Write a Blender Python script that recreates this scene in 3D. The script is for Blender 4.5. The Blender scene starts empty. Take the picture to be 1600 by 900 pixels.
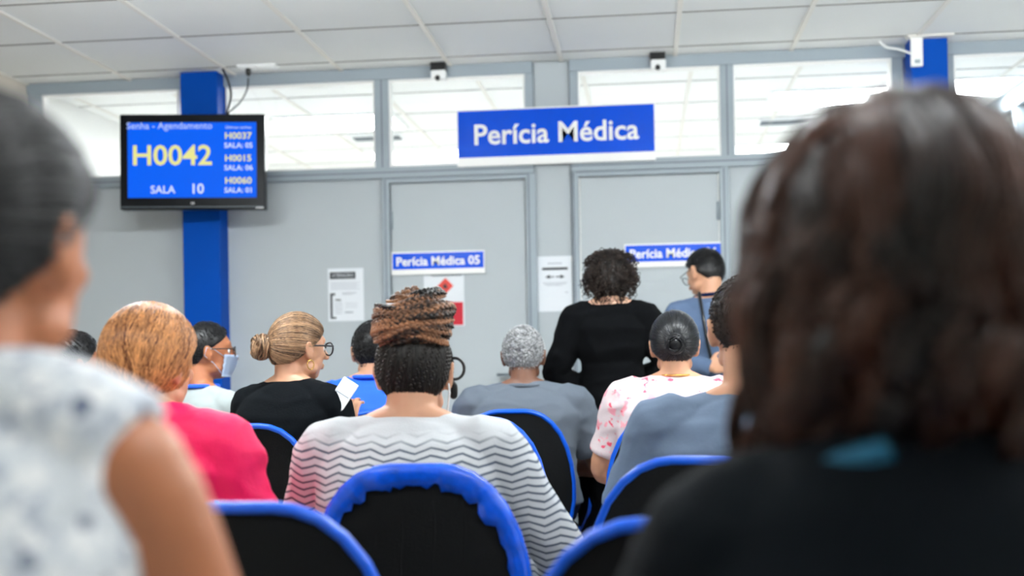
import bpy, bmesh, math, random
from mathutils import Vector, Matrix, Euler, noise
V = Vector
PI = math.pi
sc = bpy.context.scene
col = sc.collection
random.seed(7)

# ------------------------------------------------------------------ camera
CAM = V((0, 0, 1.14))
YAW, PIT, ROL, FPX, CY = -0.1127, 0.0008, -0.0174, 1856.0, 550.0
_f = V((math.sin(YAW)*math.cos(PIT), math.cos(YAW)*math.cos(PIT), math.sin(PIT)))
_r = _f.cross(V((0, 0, 1))).normalized(); _u = _r.cross(_f)
CR = _r*math.cos(ROL) + _u*math.sin(ROL)
CU = -_r*math.sin(ROL) + _u*math.cos(ROL)
cd = bpy.data.cameras.new('camera'); cam = bpy.data.objects.new('camera', cd); col.objects.link(cam)
m = Matrix((CR, CU, -_f)).transposed().to_4x4(); m.translation = CAM
cam.matrix_world = m
cd.sensor_width = 36; cd.lens = FPX/1600*36; cd.shift_y = (CY-450)/1600
cd.clip_start = .02
cd.dof.use_dof = True; cd.dof.focus_distance = 3.4; cd.dof.aperture_fstop = 2.2
sc.camera = cam

def P(px, py, z):            # a point at depth z in front of the lens
    return CAM + (_f + CR*((px-800)/FPX) - CU*((py-CY)/FPX))*z
def W(px, py, y):            # a point on the plane parallel to the far wall at distance y
    d = _f + CR*((px-800)/FPX) - CU*((py-CY)/FPX)
    return CAM + d*(y/d.y)

# ------------------------------------------------------------------ world, exposure, main lights
wd = bpy.data.worlds.new('world'); sc.world = wd; wd.use_nodes = True
wd.node_tree.nodes['Background'].inputs[0].default_value = (.75, .85, 1, 1)
wd.node_tree.nodes['Background'].inputs[1].default_value = .15
vs = sc.view_settings
vs.view_transform = 'Standard'; vs.look = 'None'; vs.exposure = 0.30; vs.gamma = 1; vs.use_curve_mapping = False
FRONT_LIGHT = 165.0
NEAR_LIGHT = 62.0
BACK_LIGHT = 48.0

# ------------------------------------------------------------------ materials
def srgb(r, g, b):
    f = lambda c: (c/255/12.92) if c/255 <= .04045 else ((c/255+.055)/1.055)**2.4
    return (f(r), f(g), f(b), 1)
def mat(name, c, rough=.6, metal=0, spec=.5, bump=0, bscale=60, var=0, vscale=4, emit=None, es=1, sheen=0):
    M = bpy.data.materials.new(name); M.use_nodes = True
    nt = M.node_tree; b = nt.nodes['Principled BSDF']
    b.inputs['Base Color'].default_value = c; b.inputs['Roughness'].default_value = rough
    b.inputs['Metallic'].default_value = metal; b.inputs['Specular IOR Level'].default_value = spec
    if sheen: b.inputs['Sheen Weight'].default_value = sheen
    tc = nt.nodes.new('ShaderNodeTexCoord')
    if var:
        n = nt.nodes.new('ShaderNodeTexNoise'); n.inputs['Scale'].default_value = vscale; n.inputs['Detail'].default_value = 4
        nt.links.new(tc.outputs['Object'], n.inputs['Vector'])
        r = nt.nodes.new('ShaderNodeValToRGB')
        r.color_ramp.elements[0].position = .3; r.color_ramp.elements[1].position = .7
        r.color_ramp.elements[0].color = tuple(x*(1-var) for x in c[:3])+(1,)
        r.color_ramp.elements[1].color = tuple(min(1, x*(1+var)) for x in c[:3])+(1,)
        nt.links.new(n.outputs[0], r.inputs[0]); nt.links.new(r.outputs[0], b.inputs['Base Color'])
    if bump:
        n = nt.nodes.new('ShaderNodeTexNoise'); n.inputs['Scale'].default_value = bscale; n.inputs['Detail'].default_value = 3
        nt.links.new(tc.outputs['Object'], n.inputs['Vector'])
        bp = nt.nodes.new('ShaderNodeBump'); bp.inputs['Strength'].default_value = bump; bp.inputs['Distance'].default_value = .01
        nt.links.new(n.outputs[0], bp.inputs['Height']); nt.links.new(bp.outputs[0], b.inputs['Normal'])
    if emit:
        b.inputs['Emission Color'].default_value = emit; b.inputs['Emission Strength'].default_value = es
    return M
def hairmat(name, dark, light, rough=.4, scale=90):
    M = bpy.data.materials.new(name); M.use_nodes = True
    nt = M.node_tree; b = nt.nodes['Principled BSDF']
    at = nt.nodes.new('ShaderNodeAttribute'); at.attribute_name = 'tint'
    tc = nt.nodes.new('ShaderNodeTexCoord'); n = nt.nodes.new('ShaderNodeTexNoise'); n.inputs['Scale'].default_value = scale
    nt.links.new(tc.outputs['Object'], n.inputs['Vector'])
    mx = nt.nodes.new('ShaderNodeMath'); mx.operation = 'MULTIPLY_ADD'
    nt.links.new(n.outputs[0], mx.inputs[0]); mx.inputs[1].default_value = .7
    a2 = nt.nodes.new('ShaderNodeMath'); a2.operation = 'SUBTRACT'; nt.links.new(at.outputs['Fac'], a2.inputs[0]); a2.inputs[1].default_value = .35
    nt.links.new(a2.outputs[0], mx.inputs[2])
    r = nt.nodes.new('ShaderNodeValToRGB'); r.color_ramp.elements[0].color = dark; r.color_ramp.elements[1].color = light
    nt.links.new(mx.outputs[0], r.inputs[0]); nt.links.new(r.outputs[0], b.inputs['Base Color'])
    b.inputs['Roughness'].default_value = rough; b.inputs['Specular IOR Level'].default_value = .3
    return M
def node(nt, t, op=None, a=None, b=None, c=None):
    n = nt.nodes.new(t)
    if op: n.operation = op
    for i, v in enumerate((a, b, c)):
        if v is None: continue
        if isinstance(v, (int, float)): n.inputs[i].default_value = v
        else: nt.links.new(v, n.inputs[i])
    return n.outputs[0]
def zigzag_mat():
    M = mat('zigzag_knit', srgb(200, 204, 208), .9, bump=.15, bscale=300)
    nt = M.node_tree; b = nt.nodes['Principled BSDF']
    tc = nt.nodes.new('ShaderNodeTexCoord'); sp = nt.nodes.new('ShaderNodeSeparateXYZ'); nt.links.new(tc.outputs['Object'], sp.inputs[0])
    mt = 'ShaderNodeMath'
    tri = node(nt, mt, 'PINGPONG', sp.outputs[0], .033)
    nz = nt.nodes.new('ShaderNodeTexNoise'); nz.inputs['Scale'].default_value = 7; nt.links.new(tc.outputs['Object'], nz.inputs['Vector'])
    wob = node(nt, mt, 'MULTIPLY_ADD', nz.outputs[0], .03, sp.outputs[2])
    h = node(nt, mt, 'MULTIPLY_ADD', tri, .30, wob)
    fr = node(nt, mt, 'FRACT', node(nt, mt, 'DIVIDE', h, .0165))
    band = node(nt, mt, 'PINGPONG', fr, .5)
    r = nt.nodes.new('ShaderNodeValToRGB'); nt.links.new(band, r.inputs[0])
    r.color_ramp.elements[0].position = .09; r.color_ramp.elements[0].color = srgb(84, 94, 110)
    r.color_ramp.elements[1].position = .22; r.color_ramp.elements[1].color = srgb(205, 209, 213)
    # plain yoke on the shoulders
    mr = nt.nodes.new('ShaderNodeMapRange'); nt.links.new(sp.outputs[2], mr.inputs[0])
    mr.inputs[1].default_value = .935; mr.inputs[2].default_value = .975
    mx = nt.nodes.new('ShaderNodeMix'); mx.data_type = 'RGBA'
    nt.links.new(mr.outputs[0], mx.inputs[0]); nt.links.new(r.outputs[0], mx.inputs[6]); mx.inputs[7].default_value = srgb(196, 200, 204)
    nt.links.new(mx.outputs[2], b.inputs['Base Color'])
    return M
def blotch_mat(name, base, cols, scale, thr):
    M = mat(name, base, .9, bump=.1, bscale=200)
    nt = M.node_tree; b = nt.nodes['Principled BSDF']
    tc = nt.nodes.new('ShaderNodeTexCoord'); cur = None
    for i, (c, s, t) in enumerate(zip(cols, scale, thr)):
        n = nt.nodes.new('ShaderNodeTexNoise'); n.inputs['Scale'].default_value = s; n.inputs['Detail'].default_value = 2.5
        mp = nt.nodes.new('ShaderNodeMapping'); mp.inputs['Location'].default_value = (i*3.7, i*1.3, i*2.1)
        nt.links.new(tc.outputs['Object'], mp.inputs[0]); nt.links.new(mp.outputs[0], n.inputs['Vector'])
        r = nt.nodes.new('ShaderNodeValToRGB'); nt.links.new(n.outputs[0], r.inputs[0])
        r.color_ramp.elements[0].position = t; r.color_ramp.elements[0].color = (0, 0, 0, 1)
        r.color_ramp.elements[1].position = t+.05; r.color_ramp.elements[1].color = (1, 1, 1, 1)
        mx = nt.nodes.new('ShaderNodeMix'); mx.data_type = 'RGBA'; nt.links.new(r.outputs[0], mx.inputs[0])
        if cur is None: mx.inputs[6].default_value = base
        else: nt.links.new(cur, mx.inputs[6])
        mx.inputs[7].default_value = c; cur = mx.outputs[2]
    nt.links.new(cur, b.inputs['Base Color'])
    return M
def glass_mat():
    M = bpy.data.materials.new('window_glass'); M.use_nodes = True; nt = M.node_tree
    nt.nodes.remove(nt.nodes['Principled BSDF']); out = nt.nodes['Material Output']
    t = nt.nodes.new('ShaderNodeBsdfTransparent'); t.inputs[0].default_value = (.97, .98, .985, 1)
    g = nt.nodes.new('ShaderNodeBsdfGlossy'); g.inputs['Roughness'].default_value = .02
    lw = nt.nodes.new('ShaderNodeLayerWeight'); pw = nt.nodes.new('ShaderNodeMath'); pw.operation = 'POWER'; pw.inputs[1].default_value = 5
    nt.links.new(lw.outputs['Facing'], pw.inputs[0]); fr = nt.nodes.new('ShaderNodeMath'); fr.operation = 'MULTIPLY_ADD'; fr.inputs[1].default_value = .8; fr.inputs[2].default_value = .04; nt.links.new(pw.outputs[0], fr.inputs[0])
    mx = nt.nodes.new('ShaderNodeMixShader'); nt.links.new(fr.outputs[0], mx.inputs[0]); nt.links.new(t.outputs[0], mx.inputs[1]); nt.links.new(g.outputs[0], mx.inputs[2])
    nt.links.new(mx.outputs[0], out.inputs[0]); return M

M = {}
M['ceil'] = mat('ceiling_tile', srgb(226, 228, 226), .8, var=.03, vscale=1.2)
M['ceil2'] = mat('back_ceiling_tile', srgb(240, 241, 238), .8)
M['tee'] = mat('tee_bar', srgb(225, 222, 214), .5)
M['gap'] = mat('tile_joint', srgb(110, 108, 104), .8)
M['panel'] = mat('partition_panel', srgb(180, 188, 192), .6, spec=.3, bump=.02, bscale=30, var=.02, vscale=1.5)
M['alu'] = mat('painted_aluminium', srgb(150, 162, 170), .45, spec=.5)
M['alu_dark'] = mat('frame_groove', srgb(96, 106, 114), .5)
M['glass'] = glass_mat()
M['wallb'] = mat('beige_plaster', srgb(206, 198, 186), .85, bump=.05)
M['wallw'] = mat('white_plaster', srgb(236, 236, 232), .85)
M['floor'] = mat('floor_tile', srgb(205, 202, 196), .35, var=.04)
M['blue'] = mat('blue_paint', srgb(0, 72, 168), .5, spec=.08)
M['signblue'] = mat('sign_blue_vinyl', srgb(0, 78, 212), .16, spec=.2)
M['white'] = mat('white_plastic', srgb(236, 238, 238), .4)
M['signwhite'] = mat('sign_white', srgb(240, 240, 238), .3)
M['paper'] = mat('paper', srgb(226, 231, 236), .7)
M['ink'] = mat('black_ink', srgb(38, 42, 48), .7)
M['inkgrey'] = mat('grey_ink', srgb(168, 174, 182), .7)
M['red'] = mat('red_ink', srgb(190, 10, 40), .6)
M['redlight'] = mat('red_orange_ink', srgb(214, 70, 60), .6)
M['black'] = mat('black_plastic', srgb(14, 15, 17), .3)
M['blackm'] = mat('black_steel', srgb(20, 20, 22), .4, metal=.4)
M['bezel'] = mat('tv_bezel', srgb(6, 9, 14), .35, spec=.15)
M['screen'] = mat('tv_screen', srgb(0, 4, 16), .5, spec=.08, emit=srgb(0, 98, 250), es=.8)
M['t_yel'] = mat('screen_yellow', srgb(20, 20, 10), .5, emit=srgb(234, 230, 138), es=.8)
M['t_whi'] = mat('screen_white', srgb(20, 20, 20), .5, emit=srgb(220, 232, 255), es=.8)
M['t_lil'] = mat('screen_pale_blue', srgb(20, 20, 20), .5, emit=srgb(180, 200, 250), es=.8)
M['lamp'] = mat('added_lamp_tube', (1, 1, 1, 1), .5, emit=(.93, .98, 1, 1), es=FRONT_LIGHT)  # glow of the added tubes over the seats, out of view
M['added_lamp_near'] = mat('added_lamp_tube_near', (1, 1, 1, 1), .5, emit=(.95, .98, 1, 1), es=NEAR_LIGHT)  # weaker tubes of the near row, added to brighten the middle seats
M['lamp2'] = mat('back_lamp_diffuser', (1, 1, 1, 1), .5, emit=(.97, .99, 1, 1), es=BACK_LIGHT)
M['chairblue'] = mat('chair_blue_plastic', srgb(0, 84, 205), .3, spec=.4)
M['chairblue2'] = mat('chair_worn_blue_plastic', srgb(0, 84, 220), .25, spec=.6, bump=.3, bscale=50, var=.25, vscale=25)
M['upholstery'] = mat('black_upholstery', srgb(8, 10, 12), .85, spec=.2, bump=.15, bscale=250)
M['zig'] = zigzag_mat()
M['blouse'] = blotch_mat('floral_grey_blouse', srgb(216, 222, 228), [srgb(184, 192, 204), srgb(238, 240, 242), srgb(112, 122, 144)], [42, 50, 36], [.52, .55, .63])
M['rose'] = blotch_mat('rose_print_shirt', srgb(214, 200, 202), [srgb(238, 160, 172), srgb(226, 84, 108), srgb(70, 64, 66)], [22, 24, 19], [.55, .62, .70])
M['pink'] = mat('hot_pink_jacket', srgb(248, 8, 92), .6, var=.04, bump=.1, bscale=120)
M['mint'] = mat('pale_mint_cotton', srgb(164, 174, 174), .9, spec=.2)
M['blackcloth'] = mat('black_cloth', srgb(7, 11, 15), .95, spec=.1, bump=.1, bscale=150)
M['blackdress'] = mat('black_dress_knit', srgb(4, 5, 7), .95, spec=.1, bump=.1, bscale=150)
M['royal'] = mat('royal_blue_polo', srgb(22, 92, 220), .8)
M['grey'] = mat('grey_tee', srgb(92, 100, 110), .95, spec=.1, var=.05, bump=.08, bscale=150)
M['slate'] = mat('slate_grey_tee', srgb(100, 115, 135), .95, spec=.1, var=.05, bump=.08, bscale=150)
M['vest'] = mat('grey_blue_vest', srgb(88, 106, 134), .95, spec=.1)
M['navy'] = mat('navy_cloth', srgb(8, 24, 58), .9, spec=.15)
M['darkjacket'] = mat('dark_navy_jacket', srgb(6, 12, 18), .9, spec=.15)
M['teal'] = mat('teal_lining', srgb(10, 92, 122), .7)
M['jeans'] = mat('dark_denim', srgb(34, 42, 58), .9)
M['shoe'] = mat('shoe_leather', srgb(28, 24, 22), .5)
M['mask'] = mat('surgical_mask', srgb(196, 212, 232), .8)
M['gold'] = mat('gold', srgb(214, 170, 90), .25, metal=1)
M['eyew'] = mat('eye_white', srgb(235, 232, 228), .2)
M['iris'] = mat('iris_brown', srgb(45, 28, 18), .2)
M['lip'] = mat('lips', srgb(160, 84, 78), .5)
def skin(name, r, g, b):
    x = mat(name, srgb(r, g, b), .5, var=.06, vscale=12)
    x.node_tree.nodes['Principled BSDF'].inputs['Subsurface Weight'].default_value = .08
    x.node_tree.nodes['Principled BSDF'].inputs['Subsurface Radius'].default_value = (.012, .004, .002)
    return x
SK = {'brown': skin('skin_brown', 172, 108, 72), 'tan': skin('skin_tan', 196, 146, 116), 'fair': skin('skin_fair', 224, 176, 148),
      'deep': skin('skin_deep', 108, 72, 54), 'warm': skin('skin_warm', 178, 124, 92)}

# ------------------------------------------------------------------ object helpers
def obj(name, bm, m, parent=None, smooth=False, loc=None):
    me = bpy.data.meshes.new(name)
    if isinstance(bm, bmesh.types.BMesh):
        bmesh.ops.recalc_face_normals(bm, faces=bm.faces)
        bm.to_mesh(me); bm.free()
    else: me = bm
    if not isinstance(m, (list, tuple)): m = [m]
    me.materials.clear()
    for x in m: me.materials.append(x)
    if smooth: me.polygons.foreach_set('use_smooth', [True]*len(me.polygons))
    o = bpy.data.objects.new(name, me); col.objects.link(o)
    if parent: o.parent = parent
    if loc is not None: o.location = loc
    return o
def thing(name, label, cat, loc=(0, 0, 0), rz=0, group=None):
    o = bpy.data.objects.new(name, None); col.objects.link(o); o.empty_display_size = .1
    o.location = loc; o.rotation_euler = (0, 0, rz); o['label'] = label; o['category'] = cat
    if group: o['group'] = group
    return o
def tag(o, label, cat, group=None):
    o['label'] = label; o['category'] = cat
    if group: o['group'] = group
    return o
def struct(name, bm, m, parent=None):
    o = obj(name, bm, m, parent)
    if not parent: o['kind'] = 'structure'
    return o
def sempty(name, loc=(0, 0, 0)):
    o = bpy.data.objects.new(name, None); col.objects.link(o); o.location = loc; o['kind'] = 'structure'; return o
def dup(root, loc, rz, label, group=None):
    r = root.copy(); col.objects.link(r); r.location = loc; r.rotation_euler = (0, 0, rz); r['label'] = label
    if group: r['group'] = group
    for ch in list(root.children):
        c = ch.copy(); col.objects.link(c); c.parent = r
        for g in ch.children:
            d = g.copy(); col.objects.link(d); d.parent = c
    return r
def NB(): return bmesh.new()
def box(bm, a, b, mi=0, bev=0):
    a, b = V(a), V(b)
    r = bmesh.ops.create_cube(bm, size=1)
    c = (a+b)/2; s = b-a
    for v in r['verts']: v.co = V((v.co.x*s.x, v.co.y*s.y, v.co.z*s.z)) + c
    fs = {f for v in r['verts'] for f in v.link_faces}
    for f in fs: f.material_index = mi
    if bev:
        es = {e for v in r['verts'] for e in v.link_edges}
        bmesh.ops.bevel(bm, geom=list(es), offset=bev, segments=2, affect='EDGES', profile=.5)
def frames(pts):
    pts = [V(p) for p in pts]; n = len(pts); T = []
    for i in range(n):
        d = pts[min(i+1, n-1)] - pts[max(i-1, 0)]
        T.append(d.normalized() if d.length > 1e-9 else V((0, 0, 1)))
    a = V((0, 0, 1)) if abs(T[0].z) < .9 else V((1, 0, 0))
    N = (a - T[0]*a.dot(T[0])).normalized(); out = []
    for t in T:
        N = (N - t*N.dot(t))
        N = N.normalized() if N.length > 1e-6 else t.orthogonal().normalized()
        out.append((N, t.cross(N)))
    return pts, T, out
def tube(bm, pts, rad, seg=8, flat=1.0, closed=False, mi=0, caps=True, layer=None, val=0):
    pts, T, F = frames(pts); n = len(pts); rings = []
    if not hasattr(rad, '__len__'): rad = [rad]*n
    for i in range(n):
        N, B = F[i]; rg = []
        for k in range(seg):
            a = 2*PI*k/seg
            v = bm.verts.new(pts[i] + N*(math.cos(a)*rad[i]) + B*(math.sin(a)*rad[i]*flat))
            if layer is not None: v[layer] = val
            rg.append(v)
        rings.append(rg)
    for i in range(n if closed else n-1):
        A, Bq = rings[i], rings[(i+1) % n]
        for k in range(seg):
            f = bm.faces.new((A[k], A[(k+1) % seg], Bq[(k+1) % seg], Bq[k])); f.material_index = mi; f.smooth = True
    if caps and not closed:
        for rg in (rings[0], rings[-1]):
            f = bm.faces.new(rg); f.material_index = mi
def limb(bm, pts, rad, seg=14, round0=True, round1=True, flat=1.0):
    pts = [V(p) for p in pts]; P2 = []; R2 = []
    n = len(pts)
    # smooth resample
    for i in range(n-1):
        for t in (0, .25, .5, .75):
            P2.append(catmull(pts, i, t)); R2.append(rad[i]*(1-t)+rad[i+1]*t)
    P2.append(pts[-1]); R2.append(rad[-1])
    d0 = (P2[0]-P2[1]).normalized(); d1 = (P2[-1]-P2[-2]).normalized()
    if round0:
        p, r = P2[0], R2[0]
        for a in (30, 60, 82): P2.insert(0, p + d0*r*math.sin(math.radians(a))); R2.insert(0, r*math.cos(math.radians(a)))
    if round1:
        p, r = P2[-1], R2[-1]
        for a in (30, 60, 82): P2.append(p + d1*r*math.sin(math.radians(a))); R2.append(r*math.cos(math.radians(a)))
    tube(bm, P2, R2, seg, flat)
def catmull(p, i, t):
    a = p[max(i-1, 0)]; b = p[i]; c = p[i+1]; d = p[min(i+2, len(p)-1)]
    return .5*((2*b) + (c-a)*t + (2*a-5*b+4*c-d)*t*t + (3*b-a-3*c+d)*t*t*t)
def ell(bm, c, r, mtx=None, u=20, v=14):
    q = bmesh.ops.create_uvsphere(bm, u_segments=u, v_segments=v, radius=1)
    mm = Matrix.Translation(V(c)) @ (mtx if mtx is not None else Matrix.Identity(4)) @ Matrix.Diagonal(V((*r, 1)))
    bmesh.ops.transform(bm, matrix=mm, verts=q['verts'])
    for w in q['verts']:
        for f in w.link_faces: f.smooth = True
    return q['verts']
def loft(bm, rings, seg=32, n=2.3):      # rings: (cx, cy, cz, rx, ry)
    R = []
    for cx, cy, cz, rx, ry in rings:
        rg = []
        for k in range(seg):
            a = 2*PI*k/seg; c, s = math.cos(a), math.sin(a)
            rg.append(bm.verts.new((cx+rx*math.copysign(abs(c)**(2/n), c), cy+ry*math.copysign(abs(s)**(2/n), s), cz)))
        R.append(rg)
    for A, B in zip(R, R[1:]):
        for k in range(seg): bm.faces.new((A[k], A[(k+1) % seg], B[(k+1) % seg], B[k]))
    bm.faces.new(R[0][::-1]); bm.faces.new(R[-1])
def solid(name, bm, m, parent, voxel=.006, it=5, wr=0, wrs=(5, 6, 9), seed=0, wfn=None):
    bmesh.ops.recalc_face_normals(bm, faces=bm.faces)
    me = bpy.data.meshes.new('tmp'); bm.to_mesh(me); bm.free()
    o = bpy.data.objects.new('tmp', me); col.objects.link(o)
    r = o.modifiers.new('r', 'REMESH'); r.mode = 'VOXEL'; r.voxel_size = voxel
    s = o.modifiers.new('s', 'SMOOTH'); s.iterations = it; s.factor = .5
    dg = bpy.context.evaluated_depsgraph_get(); ev = o.evaluated_get(dg)
    nm = bpy.data.meshes.new_from_object(ev)
    bpy.data.objects.remove(o); bpy.data.meshes.remove(me)
    nm.name = name
    if wr:
        nrm = [v.normal.copy() for v in nm.vertices]
        for v, nn in zip(nm.vertices, nrm):
            p = v.co
            q = V((p.x*wrs[0]+seed, p.y*wrs[1], p.z*wrs[2]))
            w = noise.noise(q) + .5*noise.noise(q*2.3)
            rdg = 1-abs(noise.noise(q*1.4+V((3, 1, seed))))*3
            k = wfn(p) if wfn else 1
            v.co = p + nn*(w*wr + max(0, rdg)*wr*.6)*k
    return obj(name, nm, m, parent, smooth=True)
def text(name, s, size, m, parent, loc, ext=.001, off=0, align='CENTER', rot=(PI/2, 0, 0), sx=1, shear=0):
    c = bpy.data.curves.new('t', 'FONT'); c.body = s; c.size = size; c.extrude = ext; c.offset = off; c.align_x = align; c.align_y = 'CENTER'
    c.resolution_u = 3
    o = bpy.data.objects.new('t', c); col.objects.link(o)
    dg = bpy.context.evaluated_depsgraph_get(); me = bpy.data.meshes.new_from_object(o.evaluated_get(dg))
    bpy.data.objects.remove(o); bpy.data.curves.remove(c)
    me.transform(Matrix.Translation(V(loc)) @ Euler(rot).to_matrix().to_4x4() @ Matrix.Diagonal(V((sx, 1, 1, 1))))
    return obj(name, me, m, parent)

# ------------------------------------------------------------------ room shell
YW = 6.59; ZC = 2.76; ZT = 2.2
def wx(px, py=300): return W(px, py, YW).x
def wz(px, py): return W(px, py, YW).z
XL = wx(44, 200); XR = 4.2; YB = -2.2; YF = 12.0
WT = .08
bm = NB(); box(bm, (XL-.2, YB-.1, -.1), (XR+.2, YF+.2, 0)); struct('floor', bm, M['floor'])
bm = NB(); box(bm, (XL-.1, YB, ZC), (XR+.1, YW, ZC+.1)); ceil = struct('ceiling', bm, M['ceil'])
def tees(x0, dx, xa, xb, y0, dy, ya, yb, parent, z):
    b1 = NB(); x = x0
    while x < xb:
        if x > xa: box(b1, (x-.013, ya, z-.009), (x+.013, yb, z), bev=.002)
        x += dx
    obj('tee_bar', b1, M['tee'], parent)
    b2 = NB(); y = y0
    while y > ya:
        if y < yb: box(b2, (xa, y-.0045, z-.003), (xb, y+.0045, z))
        y -= dy
    obj('tile_joint', b2, M['gap'], parent)
X0 = -2.9406 % .625
tees(-2.9406-5*.625, .625, XL, XR, 6.3954, .6445, YB, YW, ceil, ZC)
bm = NB(); box(bm, (XL-.1, YW+WT, ZC), (XR+.1, YF, ZC+.1)); c2 = struct('ceiling', bm, M['ceil2']); c2.name = 'ceiling_back'
tees(-2.9406-5*.625+.1, .625, XL, XR, 11.6, .625, YW+WT, YF, c2, ZC)
bm = NB(); box(bm, (XL-.1, YB, 0), (XL, YW+WT, ZC)); struct('wall_left', bm, M['wallb'])
bm = NB(); box(bm, (XL-.1, YW+WT, 0), (XL, YF, ZC)); struct('wall_left', bm, M['wallw'])
bm = NB(); box(bm, (XR, YB, 0), (XR+.1, YF, ZC)); struct('wall_right', bm, M['wallw'])
bm = NB(); box(bm, (XL, YB-.1, 0), (XR, YB, ZC)); struct('wall_rear', bm, M['wallw'])
bm = NB(); box(bm, (XL, YF, 0), (XR, YF+.1, ZC)); struct('wall_far', bm, M['wallw'])

# partition: panels, rails and mullions
cols_ = [wx(47, 200), wx(66, 200), wx(281), wx(355), wx(586, 200), wx(608, 200), wx(821, 200), wx(834, 200), wx(891, 200), wx(904, 200), wx(1126, 200), wx(1147, 200), wx(1394, 160), wx(1411, 160), wx(1481, 160), wx(1491, 160)]
ZG0, ZG1 = ZT, ZC-.066
Y0, Y1 = YW, YW+WT
dl1, dr1 = wx(611, 400), wx(822, 400); dl2, dr2 = wx(907, 400), wx(1125, 400); ZD = 2.105
wall = sempty('wall_front', (0, YW, 0))
wall.location = (0, 0, 0)
def flat_panel(a, b, z0, z1, name='panel'):
    bm = NB(); box(bm, (a, Y0+.02, z0), (b, Y1-.02, z1)); return obj(name, bm, M['panel'], wall)
zr = ZT-.062
flat_panel(XL, dl1-.02, 0, zr)
flat_panel(cols_[6]+.04, cols_[8], 0, ZC); flat_panel(dr2+.05, XR, 0, zr)
bm = NB()
def rail(x0, x1, z0, z1, d=.012, g=True):
    box(bm, (x0, Y0-d, z0), (x1, Y1, z1), bev=.003)
rail(XL, cols_[6]+.045, ZG1, ZC, .014); rail(cols_[8], XR, ZG1, ZC, .014)
rail(XL, cols_[6]+.045, zr, ZT, .014); rail(cols_[8], XR, zr, ZT, .014)
for a, b in ((0, 1), (4, 5), (6, 7), (8, 9), (10, 11), (12, 13), (14, 15)):
    rail(cols_[a], cols_[b], ZT, ZG1, .008)
rail(XL, cols_[1], zr, ZC, .006)
rail(cols_[4]+.035, dl1-.004, 0, zr, .010); rail(dr1+.004, cols_[7]+.006, 0, zr, .010)
rail(cols_[8]+.004, dl2-.004, 0, zr, .010); rail(dr2+.004, wx(1141, 400), 0, zr, .010)
rail(dl1-.004, dr1+.004, ZD+.005, zr-.002, .010); rail(dl2-.004, dr2+.004, ZD+.005, zr-.002, .010)
rail(wx(1394, 160), wx(1411, 160), 0, zr, .006); rail(wx(1481, 160), wx(1491, 160), 0, zr, .006)
obj('frame_rail', bm, M['alu'], wall)
bm = NB()    # dark grooves in the frame faces
for z in (ZT-.03,):
    box(bm, (XL, Y0-.0155, z-.003), (cols_[6]+.045, Y0-.013, z+.003)); box(bm, (cols_[8], Y0-.0155, z-.003), (XR, Y0-.013, z+.003))
for a, b in ((4, 5), (10, 11)):
    xm = (cols_[a]+cols_[b])/2; box(bm, (xm-.003, Y0-.0095, ZT), (xm+.003, Y0-.007, ZG1))
for x in (wx(604, 400), wx(828, 400), wx(898, 400), wx(1133, 400)):
    box(bm, (x-.003, Y0-.0115, 0), (x+.003, Y0-.009, zr-.004))
for x in (cols_[6]+.046, cols_[8]-.002):
    box(bm, (x-.003, Y0+.012, 0), (x+.003, Y0+.021, ZC))
box(bm, (dl1-.02, Y0-.0115, ZD+.028), (dr1+.02, Y0-.009, ZD+.032)); box(bm, (dl2-.02, Y0-.0115, ZD+.028), (dr2+.02, Y0-.009, ZD+.032))
obj('frame_groove', bm, M['alu_dark'], wall)
# transom windows
wi = 1
for a, b in ((1, 2), (3, 4), (5, 6), (9, 10), (11, 12), (15, None)):
    xa = cols_[a]; xb = cols_[b] if b else XR
    w = sempty('window_%d' % wi); wi += 1
    bm = NB(); t = .010
    for q in (((xa, Y0+.002, ZT), (xa+t, Y1-.01, ZG1)), ((xb-t, Y0+.002, ZT), (xb, Y1-.01, ZG1)), ((xa+t, Y0+.002, ZT), (xb-t, Y1-.01, ZT+t)), ((xa+t, Y0+.002, ZG1-t), (xb-t, Y1-.01, ZG1))): box(bm, *q)
    obj('glazing_bead', bm, M['signwhite'], w)
    bm = NB(); box(bm, (xa+t, Y0+.035, ZT+t), (xb-t, Y0+.041, ZG1-t)); obj('pane', bm, M['glass'], w)
# doors
for i, (a, b) in enumerate(((dl1, dr1), (dl2, dr2))):
    d = sempty('door_%d' % (i+1))
    bm = NB(); box(bm, (a+.003, Y0+.012, .008), (b-.003, Y1-.02, ZD), bev=.003); obj('door_leaf', bm, M['panel'], d)
    bm = NB(); h = a+.06 if i else b-.06; sg = 1 if i else -1
    tube(bm, [(h, Y0+.014, 1.02), (h, Y0-.035, 1.02), (h+sg*.02, Y0-.045, 1.02), (h+sg*.11, Y0-.045, 1.02)], .009, 10)
    box(bm, (h-.022, Y0+.004, .9), (h+.022, Y0+.013, 1.1), bev=.003)
    obj('door_handle', bm, M['alu_dark'], d, smooth=True)
    bm = NB()
    for z in (.25, 1.05, 1.9):
        hx = b-.006 if i else a+.006
        tube(bm, [(hx, Y0+.006, z-.05), (hx, Y0+.006, z+.05)], .007, 8)
    obj('hinge', bm, M['alu'], d)
bm = NB(); box(bm, (XL, Y0-.012, 0), (dl1-.05, Y0+.02, .07)); struct('baseboard_front', bm, M['alu'])

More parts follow.
